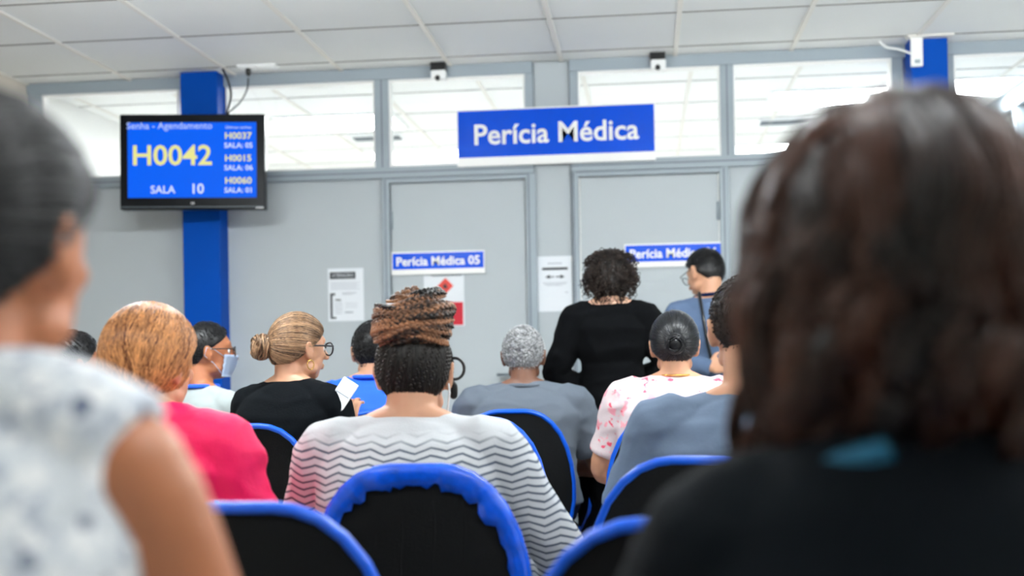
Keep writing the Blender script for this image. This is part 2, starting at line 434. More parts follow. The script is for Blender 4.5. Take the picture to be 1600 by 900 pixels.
# columns
def column(name, xa, xb, dep):
    bm = NB(); box(bm, (xa, YW-dep, 0), (xb, YW+.12, ZC), bev=.006); return struct(name, bm, M['blue'])
cl = column('trim_1', W(283, 250, YW-.12).x, W(341, 250, YW-.12).x, .12)
cr = column('trim_2', W(1425, 130, YW-.16).x, W(1482, 130, YW-.16).x, .16)
bm = NB(); xa, xb = W(1425, 130, YW-.16).x, W(1482, 130, YW-.16).x
box(bm, (xa-.03, YW-.22, ZC-.012), (xb+.02, YW-.162, ZC-.002)); struct('trim_3', bm, M['tee'])

# room behind: side partitions with framed glass
for nm, pxx, py in (('wall_backleft', 160, 197), ('wall_backright', 1562, 168)):
    X = P(pxx, py, 8.35 if pxx < 800 else 7.9).x
    e = sempty(nm)
    bm = NB(); box(bm, (X-.03, YW+.12, 0), (X+.03, YF-.05, 2.12)); obj('panel', bm, M['panel'], e)
    bm = NB(); box(bm, (X-.035, YW+.12, 2.64), (X+.035, YF-.05, ZC)); box(bm, (X-.035, YW+.12, 2.12), (X+.035, YF-.05, 2.19))
    y = 8.3 if pxx < 800 else 7.8
    while y < YF: box(bm, (X-.035, y-.03, 2.19), (X+.035, y+.03, 2.64)); y += 1.25
    obj('frame_rail', bm, M['alu'], e)
    bm = NB(); box(bm, (X-.003, YW+.12, 2.19), (X+.003, YF-.06, 2.64)); obj('pane', bm, M['glass'], e)

# ------------------------------------------------------------------ lamps
def added_tube_lamp(x, y, label, grp, lm='lamp'):  # unseen hanging tubes, added to throw light on the ceiling and front wall
    t = thing('added_pendant_lamp', label, 'ceiling lamp', (x, y, 2.36), 0, grp)
    bm = NB(); box(bm, (-.62, -.05, .03), (.62, .05, .06), bev=.004)
    for s in (-1, 1): box(bm, (s*.62-.012, -.05, -.03), (s*.62+.012, .05, .06), bev=.003)
    obj('housing', bm, M['white'], t)
    for yy in (-.03, .03):
        bm = NB(); tube(bm, [(-.6, yy, 0), (.6, yy, 0)], .013, 10); obj('tube', bm, M[lm], t, smooth=True)
    for s in (-1, 1):
        bm = NB(); tube(bm, [(s*.45, 0, .06), (s*.45, 0, ZC-2.36)], .003, 6); obj('suspension_rod', bm, M['white'], t)
def light(x, y, label, m, w=.6, d=.6, grp=None):
    t = thing('ceiling_light', label, 'ceiling light', (x, y, ZC), 0, grp)
    bm = NB()
    for q in (((-w, -d, -.012), (-w+.03, d, -.001)), ((w-.03, -d, -.012), (w, d, -.001)), ((-w+.03, -d, -.012), (w-.03, -d+.03, -.001)), ((-w+.03, d-.03, -.012), (w-.03, d, -.001))): box(bm, *q)
    obj('frame', bm, M['white'], t)
    bm = NB(); box(bm, (-w+.03, -d+.03, -.009), (w-.03, d-.03, -.001)); obj('diffuser', bm, m, t)
    return t
for x in (-1.75, .5, 2.7):
    for y in (1.1, 3.6):
        added_tube_lamp(x, y, 'added suspended twin tube lamp over the waiting seats, unseen above the view', 'added unseen tube lamps over the waiting seats', 'lamp' if y > 2 else 'added_lamp_near')
def blight(px0, px1, py0, py1, label, w=None):
    p = P((px0+px1)/2, (py0+py1)/2, 1) - CAM; s = (ZC-CAM.z)/p.z; q = CAM+p*s
    light(q.x, q.y, label, M['lamp2'], w or .42, .28)
blight(470, 600, 175, 207, 'bright lit ceiling panel seen through the glass right of the screen')
blight(1205, 1385, 135, 170, 'large bright ceiling panel seen through the glass left of the right blue column', .4)
blight(1160, 1240, 225, 242, 'farther bright ceiling panel low behind the glass above the second door')
blight(1480, 1535, 120, 152, 'bright ceiling panel seen through the glass right of the right blue column', .3)
blight(610, 700, 225, 262, 'bright ceiling panel low behind the glass left of the long blue sign', .42)
blight(60, 140, 262, 275, 'distant bright ceiling panel low behind the glass at the far left', .4)
def vent(px, py, label, w=.3):
    p = P(px, py, 1)-CAM; q = CAM+p*((ZC-CAM.z)/p.z)
    t = thing('ceiling_vent', label, 'air vent', (q.x, q.y, ZC))
    bm = NB()
    for a, b in (((-w, -.12, -.015), (-w+.02, .12, -.001)), ((w-.02, -.12, -.015), (w, .12, -.001)), ((-w+.02, -.12, -.015), (w-.02, -.1, -.001)), ((-w+.02, .1, -.015), (w-.02, .12, -.001))): box(bm, a, b)
    obj('frame', bm, M['white'], t)
    bm = NB()
    for k in range(5): box(bm, (-w+.02, -.08+k*.035, -.012), (w-.02, -.066+k*.035, -.002))
    obj('slat', bm, M['alu_dark'], t)
vent(1250, 188, 'slatted air vent in the back ceiling below the large bright panel')
vent(590, 214, 'slatted air vent in the back ceiling behind the mullion left of the long sign', .2)

# ------------------------------------------------------------------ signs and papers
def sign(name, c0, c1, y, label, s, size, strip, off=.004, dep=.012, cat='sign', txc=.5):
    # c0 top-left px, c1 bottom-right px of the blue part
    a = W(c0[0], c0[1], y); b = W(c1[0], c1[1], y)
    zt, zb = a.z, b.z
    cx = (a.x+b.x)/2
    t = thing(name, label, cat, (cx, y, zb-strip))
    w = (b.x-a.x)/2; h = zt-zb
    bm = NB(); box(bm, (-w, 0, strip), (w, dep, strip+h)); obj('panel', bm, M['signblue'], t)
    bm = NB(); box(bm, (-w, .0005, 0), (w, dep, strip))
    box(bm, (-w, .0005, strip+h), (w, dep, strip+h+.008)); box(bm, (-w-.006, .0005, 0), (-w, dep, strip+h+.008)); box(bm, (w, .0005, 0), (w+.006, dep, strip+h+.008))
    obj('border', bm, M['signwhite'], t)
    text('lettering', s, size, M['signwhite'], t, ((txc-.5)*2*w, -.0005, strip+h*.46), .0015, off)
    return t, w, h
def mid(a, b): return (a+b)/2
ys = YW-.028
sg, w_, h_ = sign('hanging_sign', (715, 174.5), (1023, 236), YW-.04, 'long blue sign with white words above the doors, largest of the three blue signs', 'Perícia Médica', .158, .048, .0028, .016)
sg['category'] = 'sign'
sg1, w_, h_ = sign('door_sign', (613, 396.5), (756, 418), YW-.004, 'small blue sign numbered 05 on the left door', 'Perícia Médica 05', .0675, .03, .0016, .008)
sg2, w_, h_ = sign('door_sign', (977, 384), (1127, 406), YW-.004, 'small blue sign numbered 06 on the right door behind the standing man', 'Perícia Médica 06', .0675, .03, .0016, .008)
def paper(px0, py0, px1, py1, label, y=None, name='notice'):
    y = y or YW+.008
    a = W(px0, py0, y); b = W(px1, py1, y)
    t = thing(name, label, 'notice', ((a.x+b.x)/2, y, b.z))
    w = (b.x-a.x)/2; h = a.z-b.z
    bm = NB(); box(bm, (-w, -.001, 0), (w, .002, h)); obj('sheet', bm, M['paper'], t)
    return t, w, h
def marks(t, m, w, h, L, name='print'):
    bm = NB()
    for (u0, v0, u1, v1) in L: box(bm, (-w+2*w*u0, -.0018, h*(1-v1)), (-w+2*w*u1, -.0009, h*(1-v0)))
    return obj(name, bm, m, t)
YP = YW+.018
t, w, h = paper(512, 420, 569, 501, 'white notice with dark header and bracket left of the left door', YP)
marks(t, M['ink'], w, h, [(.06, .07, .78, .2)], 'header_band'); marks(t, M['ink'], w, h, [(.06, .47, .12, .955), (.12, .47, .2, .51), (.12, .92, .22, .955)], 'bracket_mark'); marks(t, M['ink'], w, h, [(.2, .585, .36, .61)], 'word_mark')
marks(t, M['inkgrey'], w, h, [(.08, .27+.03*k, .9-.1*(k % 2), .278+.03*k) for k in range(5)] + [(.4, .46, .8, .475), (.4, .49, .7, .5)] + [(.18, .65+.04*k, .4, .66+.04*k) for k in range(6)] + [(.48, .66+.04*k, .82, .667+.04*k) for k in range(3)] + [(.46, .82, .7, .85)])
text('print', 'ATENÇÃO', .026, M['paper'], t, (-w*.16, -.002, h*.865), .0003)
t, w, h = paper(839, 401, 896, 486, 'white notice with a black double arrow between the two doors', YP)
marks(t, M['ink'], w, h, [(.14, .205, .86, .25)], 'header_band')
marks(t, M['inkgrey'], w, h, [(.3, .12, .7, .14), (.15, .475, .85, .485), (.18, .5, .8, .51), (.25, .525, .7, .535)]); marks(t, M['inkgrey'], w, h, [(.78, .65, .86, .665)], 'stamp_mark')
bm = NB()
for s in (-1, 1):
    vs_ = [bm.verts.new((s*w*.56, -.002, h*.627)), bm.verts.new((s*w*.3, -.002, h*.665)), bm.verts.new((s*w*.3, -.002, h*.59))]
    bm.faces.new(vs_)
    tube(bm, [(s*w*.3, -.0012, h*.627), (s*w*.05, -.0012, h*.627)], .003, 6)
obj('arrow', bm, M['ink'], t)
bm = NB(); box(bm, (w*.9, -.002, h-.028), (w+.02, -.0012, h-.006)); obj('tape', bm, M['signwhite'], t)
t, w, h = paper(662, 431, 726, 509, 'white warning sheet with red diamond and red block on the left door', YW+.008)
bm = NB(); cx, cz, r = w*.08, h*.79, .046
q = [bm.verts.new((cx+r*math.cos(a), -.002, cz+r*math.sin(a))) for a in (0, PI/2, PI, 3*PI/2)]; bm.faces.new(q)
obj('warning_diamond', bm, M['redlight'], t)
bm = NB(); q = [bm.verts.new((cx+x*r, -.0026, cz+z*r)) for x, z in ((-.2, -.3), (.2, -.3), (.3, 0), (.12, -.02), (.1, .4), (-.08, .15), (-.18, .25), (-.3, -.05))]; bm.faces.new(q)
obj('flame_symbol', bm, M['ink'], t)
bm = NB(); box(bm, (w*.05, -.002, .005), (w*.94, -.0012, h*.47)); obj('red_block', bm, M['red'], t)
bm = NB(); box(bm, (-w*.6, -.0035, h-.004), (w*.9, -.0012, h)); obj('header_line', bm, M['alu_dark'], t)

# ------------------------------------------------------------------ television
yt = YW-.36
a = W(192, 184, yt); b = W(412, 324.5, yt)
tv = thing('television', 'black flat television with blue queue screen on the left blue column', 'television', ((a.x+b.x)/2, yt, b.z))
tv.rotation_euler = (0, .012, .12)
tw = (b.x-a.x)/2; th = a.z-b.z
K = 2*tw/220
bm = NB(); box(bm, (-tw, -.02, 0), (tw, .045, th), bev=.006)
box(bm, (-tw*.7, .04, .06), (tw*.7, .085, th-.06), bev=.01); obj('casing', bm, M['bezel'], tv)
sx0, sx1 = -tw+12*K, tw-13*K; sz0, sz1 = 18*K, th-12.5*K
bm = NB(); box(bm, (sx0, -.0215, sz0), (sx1, -.019, sz1)); obj('screen', bm, M['screen'], tv)
def tp(px, py): return V((-tw+(px-192)*K, -.0222, th-(py-184)*K))
def tt(s, px, py, size, m, off=.0006, sx=1): text('screen_text', s, size*K*1.37, m, tv, tp(px, py), .0002, off, sx=sx)
tt('Senha - Agendamento', 267.5, 202, 10.5, M['t_lil'], .0003, 1.02)
tt('H0042', 271, 248, 31, M['t_yel'], .0024, 1.06)
tt('SALA', 257, 299, 12, M['t_whi'], .0006); tt('10', 309, 298, 15.5, M['t_whi'], .0012)
tt('Últimas senhas', 372, 204.5, 4, M['t_lil'], .0003, 1.2)
for i, (c_, s_) in enumerate((('H0037', 'SALA: 05'), ('H0015', 'SALA: 06'), ('H0060', 'SALA: 01'))):
    tt(c_, 371.5, 217.5+i*34, 10, M['t_yel'], .0009, 1.1); tt(s_, 372, 232+i*34, 8, M['t_whi'], .0006, 1.05)
text('maker_mark', 'LG', .016, M['white'], tv, (0, -.0204, 9.5*K), .0002, .0004)
bm = NB(); box(bm, (tw-.05, -.0215, .006), (tw-.008, -.0195, .011)); obj('status_strip', bm, M['white'], tv)
bm = NB(); box(bm, (-tw+.006, -.0225, .012), (tw-.006, -.0195, .016)); obj('lower_edge', bm, M['alu_dark'], tv)
bm = NB(); box(bm, (-.1, .085, .12), (.1, .12, th-.1)); tube(bm, [(0, .1, th/2), (0, .236, th/2)], .022, 12); box(bm, (-.07, .225, .12), (.07, .238, th-.1)); obj('wall_bracket', bm, M['blackm'], tv)
def cable(name, pts, r, m, label):
    b_ = NB(); pts = [V(p) for p in pts]; Q = []
    for i in range(len(pts)-1):
        for k in range(8): Q.append(catmull(pts, i, k/8))
    Q.append(pts[-1]); tube(b_, Q, r, 8)
    return tag(obj(name, b_, m, smooth=True), label, 'cable')
tt_ = tv.location
def cz(px, py, y): return W(px, py, y)
ztop = W(352, 182, yt+.05)
cable('black_cable', [W(348, 108, YW-.2), W(357, 128, YW-.22), W(361, 150, YW-.26), W(355, 176, YW-.3), (W(354, 186, yt+.05).x, yt+.06, a.z-.015)], .006, M['black'], 'black cable running from the ceiling beside the column down to the television')
cable('black_cable', [W(388, 122, YW-.2), W(386, 140, YW-.22), W(375, 160, YW-.26), W(358, 176, YW-.3), (W(356, 186, yt+.05).x, yt+.075, a.z-.015)], .0045, M['black'], 'thin black cord curving from the ceiling socket plug to the television')
so = thing('ceiling_socket', 'white double socket plate on the ceiling with a black plug', 'socket', (W(403, 113, YW-.2).x, YW-.2, ZC-.012))
bm = NB(); box(bm, (-.11, -.04, 0), (.11, .04, .012), bev=.003); box(bm, (-.1, -.03, -.006), (-.02, .03, .001), bev=.002); box(bm, (.0, -.03, -.006), (.1, .03, .001), bev=.002); obj('plate', bm, M['white'], so)
bm = NB(); ppx = W(388, 118, YW-.2).x - so.location.x
tube(bm, [(ppx, 0, -.045), (ppx, 0, -.03), (ppx, 0, -.005)], [.006, .014, .016], 10); obj('plug', bm, M['black'], so, smooth=True)

# sensors
for (px, py, lb) in ((685, 112, 'small black and white sensor on the top rail left of the long blue sign'), (1027.5, 95.5, 'small black and white sensor above the right end of the long sign')):
    p = W(px, py, YW-.06)
    t = thing('motion_sensor', lb, 'sensor', (p.x, YW-.06, p.z))
    bm = NB(); box(bm, (-.042, -.03, .002), (.042, .044, .05), bev=.005); obj('mount', bm, M['black'], t)
    bm = NB(); box(bm, (-.038, -.034, -.05), (.044, .03, .004), bev=.009); obj('body', bm, M['white'], t)
    bm = NB(); ell(bm, (.0, -.028, -.04), (.016, .014, .016)); obj('lens', bm, M['black'], t, smooth=True)
# access point on the right column
p = W(1433, 78, YW-.19)
t = thing('junction_box', 'slim white box mounted high on the right blue column', 'box', (p.x, YW-.162, p.z))
bm = NB(); box(bm, (-.03, -.03, -.085), (.03, 0, .085), bev=.006); obj('cover', bm, M['white'], t)
bm = NB(); box(bm, (-.014, -.031, -.07), (.014, -.0295, -.05)); obj('vent_slot', bm, M['alu'], t)
cable('white_cable', [(W(1374, 60, YW-.12).x, YW-.12, ZC-.002), W(1377, 68, YW-.12), W(1386, 74, YW-.13), W(1405, 77, YW-.17), (p.x-.03, YW-.18, p.z-.015)], .006, M['white'], 'short white cable bent from the ceiling to the box on the right column')

# ------------------------------------------------------------------ chairs
HW = [(0, .0), (.0, .05), (.004, .08), (.018, .115), (.045, .148), (.085, .178), (.14, .202), (.2, .217), (.27, .225), (.34, .224), (.40, .212), (.43, .195), (.447, .165), (.45, .12), (.45, 0)]
ZTOP = .92
def outline(n=14):
    pts = [V((w_, 0, -d)) for d, w_ in HW]; Q = []
    for i in range(len(pts)-1):
        for k in range(3): Q.append(pts[i].lerp(pts[i+1], k/3))
    R = [(q.x, q.z) for q in Q] ; L_ = [(-q.x, q.z) for q in reversed(Q[1:])]
    return R + [(0, -.45)] + L_
OUT = outline()
def by(x, z, extra=0):      # curved, tilted back surface; z measured down from the top
    return -.245 + .2*(-z)**1.0*.5 + .55*x*x + extra
def plate(bm, out, f0, f1, rs=(1, .97, .88, .6, .3), cz=-.24, mi=0):
    prev = None; rings = []
    seq = [(r, 1) for r in reversed(rs)] + [(r, 0) for r in rs]
    for r, side in seq:
        rg = []
        for x, z in out:
            X = x*r; Z = cz+(z-cz)*r
            rg.append(bm.verts.new((X, by(X, Z)+(f1(r) if side else f0(r)), ZTOP+Z)))
        rings.append(rg)
    n = len(out)
    for A, B in zip(rings, rings[1:]):
        for k in range(n):
            f = bm.faces.new((A[k], A[(k+1) % n], B[(k+1) % n], B[k])); f.material_index = mi; f.smooth = True
    for rg, s in ((rings[0], 1), (rings[-1], 0)):
        c = bm.verts.new((0, by(0, cz)+(f1(0) if s else f0(0)), ZTOP+cz))
        for k in range(n):
            f = bm.faces.new((rg[k], rg[(k+1) % n], c)); f.smooth = True
def make_chair(wide=False):
    t = thing('waiting_chair', 'x', 'chair', group=None)
    bm = NB(); plate(bm, OUT, lambda r: -.010-.004*(1-r*r) if not wide else -.006, lambda r: .012+.03*(1-r**4))
    b = obj('backrest', bm, M['upholstery'], t)
    bm = NB()
    if not wide:
        tube(bm, [V((x*1.0, by(x, z)+.0, ZTOP+z)) for x, z in OUT], .010, 10, flat=1.5, closed=True)
        obj('trim', bm, M['chairblue'], b, smooth=True)
    else:
        n = len(OUT); A = []; B = []; C_ = []; D = []
        rnd = random.Random(3)
        for i, (x, z) in enumerate(OUT):
            w0 = .034 + .012*noise.noise(V((x*22, z*22, 1))) + (.02*rnd.random() if z > -.1 else 0)
            L_ = math.hypot(x, z+.24); r = 1-w0/L_
            xi, zi = x*r, -.24+(z+.24)*r
            A.append(bm.verts.new((x*1.02, by(x, z)+.018, ZTOP+z*1.0+.004))); B.append(bm.verts.new((x*1.02, by(x, z)-.012, ZTOP+z+.004)))
            xm, zm = x*(1-.25*w0/L_), -.24+(z+.24)*(1-.25*w0/L_)
            C_.append(bm.verts.new((xm, by(xm, zm)-.02, ZTOP+zm))); D.append(bm.verts.new((xi, by(xi, zi)-.011-.003*rnd.random(), ZTOP+zi)))
        for P_, Q_ in ((A, B), (B, C_), (C_, D)):
            for k in range(n):
                f = bm.faces.new((P_[k], P_[(k+1) % n], Q_[(k+1) % n], Q_[k])); f.smooth = True
        E_ = [bm.verts.new(v.co+V((0, .012, 0))) for v in D]
        for k in range(n): bm.faces.new((D[k], D[(k+1) % n], E_[(k+1) % n], E_[k]))
        for k in range(n): bm.faces.new((E_[k], E_[(k+1) % n], A[(k+1) % n], A[k]))
        obj('trim', bm, M['chairblue2'], b)
        bm = NB()   # seams of the upholstery cover
        for x in (-.085, -.03, .035, .095):
            tube(bm, [V((x+.004*math.sin(k), by(x, -.1-.03*k)-.0065, ZTOP-.07-.03*k)) for k in range(12)], .003, 6)
        obj('cover_seam', bm, M['upholstery'], b, smooth=True)
    # seat
    bm = NB(); so_ = []
    for k in range(40):
        a = 2*PI*k/40; c, s = math.cos(a), math.sin(a)
        so_.append((.235*math.copysign(abs(c)**.55, c), .03+.215*math.copysign(abs(s)**.6, s)))
    rings = []
    for r, z in ((.5, .405), (.9, .405), (1, .418), (1.0, .434), (.97, .438)):
        rings.append([bm.verts.new((x*r, .03+(y-.03)*r, z)) for x, y in so_])
    for A, B in zip(rings, rings[1:]):
        for k in range(40): bm.faces.new((A[k], A[(k+1) % 40], B[(k+1) % 40], B[k]))
    bm.faces.new(rings[0]); bm.faces.new(rings[-1])
    s = obj('seat', bm, M['chairblue'], t, smooth=True)
    bm = NB(); rings = []
    for r, z in ((.95, .436), (.955, .447), (.9, .458), (.6, .456), (.3, .452)):
        rings.append([bm.verts.new((x*r, .03+(y-.03)*r, z)) for x, y in so_])
    for A, B in zip(rings, rings[1:]):
        for k in range(40): bm.faces.new((A[k], A[(k+1) % 40], B[(k+1) % 40], B[k]))
    bm.faces.new(rings[0]); bm.faces.new(rings[-1])
    obj('seat_cushion', bm, M['upholstery'], s, smooth=True)
    bm = NB(); tube(bm, [(0, .05, .398), (0, -.17, .398), (0, -.235, .44), (0, -.235, .6), (0, by(0, -.28)-.012, .68)], .018, 8, flat=1.8); obj('back_bracket', bm, M['blackm'], t, smooth=True)
    for sx in (-1, 1):
        for yf, yt_ in ((.19, .22), (-.13, -.2)):
            bm = NB(); tube(bm, [(sx*.16, yf*.6, .398), (sx*.185, yf, .39), (sx*.2, yt_, .012)], .0115, 10)
            ell(bm, (sx*.2, yt_, .012), (.016, .016, .012)); obj('leg', bm, M['blackm'], t, smooth=True)
    return t
CH = make_chair(); CHW = make_chair(True)
used = [False]
def chair(px, z, label, rz=0, pos=None, w=False):
    if pos is None:
        p = P(px, 700, z); loc = V((p.x, p.y+.245, 0))
    else: loc = V(pos)
    if w: o = CHW; o.location = loc; o.rotation_euler = (0, 0, rz); o['label'] = label
    elif not used[0]:
        used[0] = True; o = CH; o.location = loc; o.rotation_euler = (0, 0, rz); o['label'] = label
    else: o = dup(CH, loc, rz, label)
    o['group'] = 'waiting room chairs'
    return loc
chair(646, 2.35, 'chair with broad worn glossy blue rim, holding the woman in striped sweater', w=True)
chair(1090, 2.36, 'blue-rimmed black chair holding the slate grey shirted man, beside the worn blue chair')
chair(374, 1.74, 'empty blue-rimmed black chair at the bottom left, in front of the pink jacket')
chair(1066, 1.5, 'blue-rimmed black chair at the bottom edge, left of the dark jacket')
chair(383, 3.80, 'blue-rimmed black chair holding the woman with the blonde bun')
chair(745, 3.95, 'empty blue-rimmed black chair just right of the striped sweater')
chair(800, 4.45, 'blue-rimmed black chair with blue side wing, holding the grey-haired man')
_c = [o for o in col.objects if o.get('label', '').startswith('blue-rimmed black chair with blue side wing')][0]
bm = NB(); _g = []
for i in range(9):
    y = -.16+.32*i/8; rg = []
    for k in range(6):
        t = k/5; z = .425+(.15-.06*abs(i-3)/5)*t; x = .225+.05*math.sin(t*PI/2)
        rg.append(bm.verts.new((x, y, z)))
    _g.append(rg)
for A_, B_ in zip(_g, _g[1:]):
    for k in range(5): bm.faces.new((A_[k], A_[k+1], B_[k+1], B_[k]))
bmesh.ops.solidify(bm, geom=bm.faces[:], thickness=.008)
obj('side_wing', bm, M['chairblue'], _c, smooth=True)
chair(597, 4.55, 'blue-rimmed black chair holding the man in royal blue, behind the phone')
chair(1052, 4.02, 'blue-rimmed black chair holding the woman in the rose print shirt')
chair(205, 2.42, 'blue-rimmed black chair holding the woman in the pink jacket')
chair(335, 4.62, 'blue-rimmed black chair holding the man with the face mask')
chair(112, 4.3, 'blue-rimmed black chair holding the far left black-haired person')

# ------------------------------------------------------------------ people
SR = (.0765, .096, .099)       # scalp ellipsoid
def scalp(d): return 1/math.sqrt((d.x/SR[0])**2+(d.y/SR[1])**2+(d.z/SR[2])**2)
def hairline(d, front=.62, side=-.12, nape=-.92):
    h = math.hypot(d.x, d.y) or 1e-6
    c = -d.y/h            # 1 at back, -1 at front
    el = d.z
    if c > 0: lim = side + (nape-side)*min(1, c*1.25)**.8
    else: lim = side + (front-side)*(-c)**.9
    return el-lim
def sstep(x, a, b):
    t = max(0, min(1, (x-a)/(b-a))); return t*t*(3-2*t)
class Hair:
    def __init__(s, thick, front=.62, side=-.12, nape=-.92):
        s.bm = NB(); s.L = s.bm.verts.layers.float.new('tint'); s.th = thick; s.f = (front, side, nape)
    def R(s, d):
        mk = sstep(hairline(d, *s.f), -.06, .1)
        return scalp(d)*.93*(1-mk) + (scalp(d)+s.th(d))*mk
    def shell(s, u=64, v=44, tint=.2, bump=0, bs=30):
        q = bmesh.ops.create_uvsphere(s.bm, u_segments=u, v_segments=v, radius=1)
        for w in q['verts']:
            d = w.co.normalized(); r = s.R(d)
            if bump: r += bump*noise.noise(d*bs*.1)
            w.co = d*r; w[s.L] = tint
            for f in w.link_faces: f.smooth = True
    def strand(s, pts, r, tint, seg=5, flat=1):
        n = len(pts); tube(s.bm, pts, [r*(.35+.65*math.sin(PI*min(1, max(.08, (k+.5)/n*.9+.05)))) for k in range(n)], seg, flat, layer=s.L, val=tint)
    def sweep(s, d0, d1, off=.002, n=9, wob=.0, rnd=random, pull=None):
        pts = []; ph = noise.noise(d0*2.6+V((5, s.f[1], 2)))*14+rnd.random()*.5
        for k in range(n):
            t = k/(n-1)
            d = d0.slerp(d1, t) if d0.dot(d1) > -.99 else d0.lerp(d1, t)
            d = (d + V((math.sin(ph+t*9), math.cos(ph*1.7+t*7), math.sin(ph*2+t*8)))*wob).normalized()
            pts.append(d*(max(s.R(d), scalp(d)) + off))
        return pts
    def done(s, m, parent, mtx, name='hair'):
        bmesh.ops.transform(s.bm, matrix=mtx, verts=s.bm.verts)
        return obj(name, s.bm, m, parent, smooth=True)
def rdir(rnd, h, lo=0.0):
    while True:
        d = V((rnd.gauss(0, 1), rnd.gauss(0, 1), rnd.gauss(0, 1))).normalized()
        if hairline(d, *h.f) > lo: return d
def hair_short(m, thick=.008, n=900, length=.022, r=.0013, curl=0, seed=1, front=.62, side=-.1, nape=-.85, crown=V((0, -.55, .83))):
    def mk(parent, mtx):
        rnd = random.Random(seed); h = Hair(lambda d: thick*(.6+.5*max(0, d.z)), front, side, nape); h.shell(tint=.25)
        for i in range(n):
            d = rdir(rnd, h, .02); away = (d-crown*d.dot(crown)); away = away.normalized() if away.length > .05 else V((1, 0, 0))
            pts = []; ph = rnd.random()*6.28; tn = rnd.random()
            side_ = d.cross(away)
            for k in range(6):
                t = k/5
                e = (d + away*(t*length/.09) + side_*(curl*math.sin(ph+t*6))*.12).normalized()
                if hairline(e, *h.f) < -.05: break
                rr = h.R(e)+.001+.003*math.sin(t*PI)*(1+rnd.random()*.3) + (curl*.004*abs(math.cos(ph+t*6)))
                pts.append(e*rr)
            if len(pts) > 2: h.strand(pts, r, tn, 4)
        h.done(m, parent, mtx)
    return mk
def hair_sweep(m, target, thick=.012, n=500, r=.0022, seed=2, side=-.1, nape=-.85, front=.62, bun=None, lo=-.02, tints=None, wob=.012):
    tg = target.normalized()
    def mk(parent, mtx):
        rnd = random.Random(seed); h = Hair(lambda d: thick*(.75+.4*max(0, d.z)), front, side, nape); h.shell(tint=.2)
        for i in range(n):
            d = rdir(rnd, h, lo)
            if rnd.random() < .5:   # prefer hairline starts
                for _ in range(6):
                    e = (d + (d-tg)*.25).normalized()
                    if hairline(e, *h.f) < .03: break
                    d = e
            pts = h.sweep(d, tg, .0005+.0025*rnd.random(), 10, wob, rnd)
            h.strand(pts, r*(.7+.6*rnd.random()), min(1, max(0, .5+.8*noise.noise(d*5+V((seed, 0, 0)))+.5*noise.noise(d*17)+rnd.gauss(0, .13))))
        if bun: bun(h, rnd, tg)
        h.done(m, parent, mtx)
    return mk
def coil_bun(c, rad, turns=3.2, n=60, r=.003, axis=None, seed=1, thick=.018):
    def f(h, rnd, tg):
        ax = (axis or tg).normalized(); e1 = ax.orthogonal().normalized(); e2 = ax.cross(e1)
        v = ell(h.bm, c, (rad*.8, rad*.8, rad*.8))
        for w in v: w[h.L] = .2
        for i in range(n):
            a0 = rnd.random()*6.28; th0 = rnd.random(); pts = []
            off = (rnd.random()-.5)
            for k in range(16):
                t = k/15; a = a0+t*2.6
                lat = off*1.7 + .15*math.sin(a*2+i)
                cr = rad*math.cos(lat)*(1+.06*rnd.random()*0); pts.append(V(c) + (e1*math.cos(a)+e2*math.sin(a))*cr*(1.0-.25*t*th0) + ax*rad*.85*math.sin(lat))
            h.strand(pts, r*(.7+.7*rnd.random()), rnd.random())
    return f

def head_mesh(bm, mtx, hs):
    b = NB()
    ell(b, (0, 0, 0), (.0755, .095, .098), u=28, v=20)
    ell(b, (0, .030, -.045), (.060, .062, .075), u=24, v=16)
    ell(b, (0, .050, -.092), (.034, .034, .026))                     # chin
    ell(b, (0, .068, -.03), (.044, .028, .05)); ell(b, (0, .078, .02), (.048, .018, .022))   # mid-face, brow
    for s in (-1, 1):
        ell(b, (s*.034, .07, -.03), (.02, .02, .018))              # cheekbone
        ell(b, (s*.046, .02, -.078), (.018, .035, .022))           # jaw corner
        e = Matrix.Rotation(s*-.35, 4, 'Z') @ Matrix.Rotation(.15, 4, 'X')
        ell(b, (s*.081, -.005, -.02), (.007, .018, .031), e)       # ear
        ell(b, (s*.078, .002, -.044), (.008, .010, .012))
        limb(b, [(s*.082, .006, -.028), (s*.088, .0, .0), (s*.09, -.015, .006), (s*.088, -.02, -.018), (s*.083, -.008, -.042)], [.0045, .005, .005, .005, .004], 8)
    limb(b, [(0, .092, .012), (0, .104, -.012), (0, .118, -.034)], [.008, .009, .012], 10)
    for s in (-1, 1): ell(b, (s*.012, .105, -.038), (.009, .011, .008))
    limb(b, [(-.018, .094, -.064), (0, .101, -.062), (.018, .094, -.064)], [.004, .007, .004], 8)
    limb(b, [(-.016, .092, -.073), (0, .099, -.074), (.016, .092, -.073)], [.004, .007, .004], 8)
    me = bpy.data.meshes.new('x'); b.to_mesh(me); b.free(); me.transform(mtx); bm.from_mesh(me); bpy.data.meshes.remove(me)

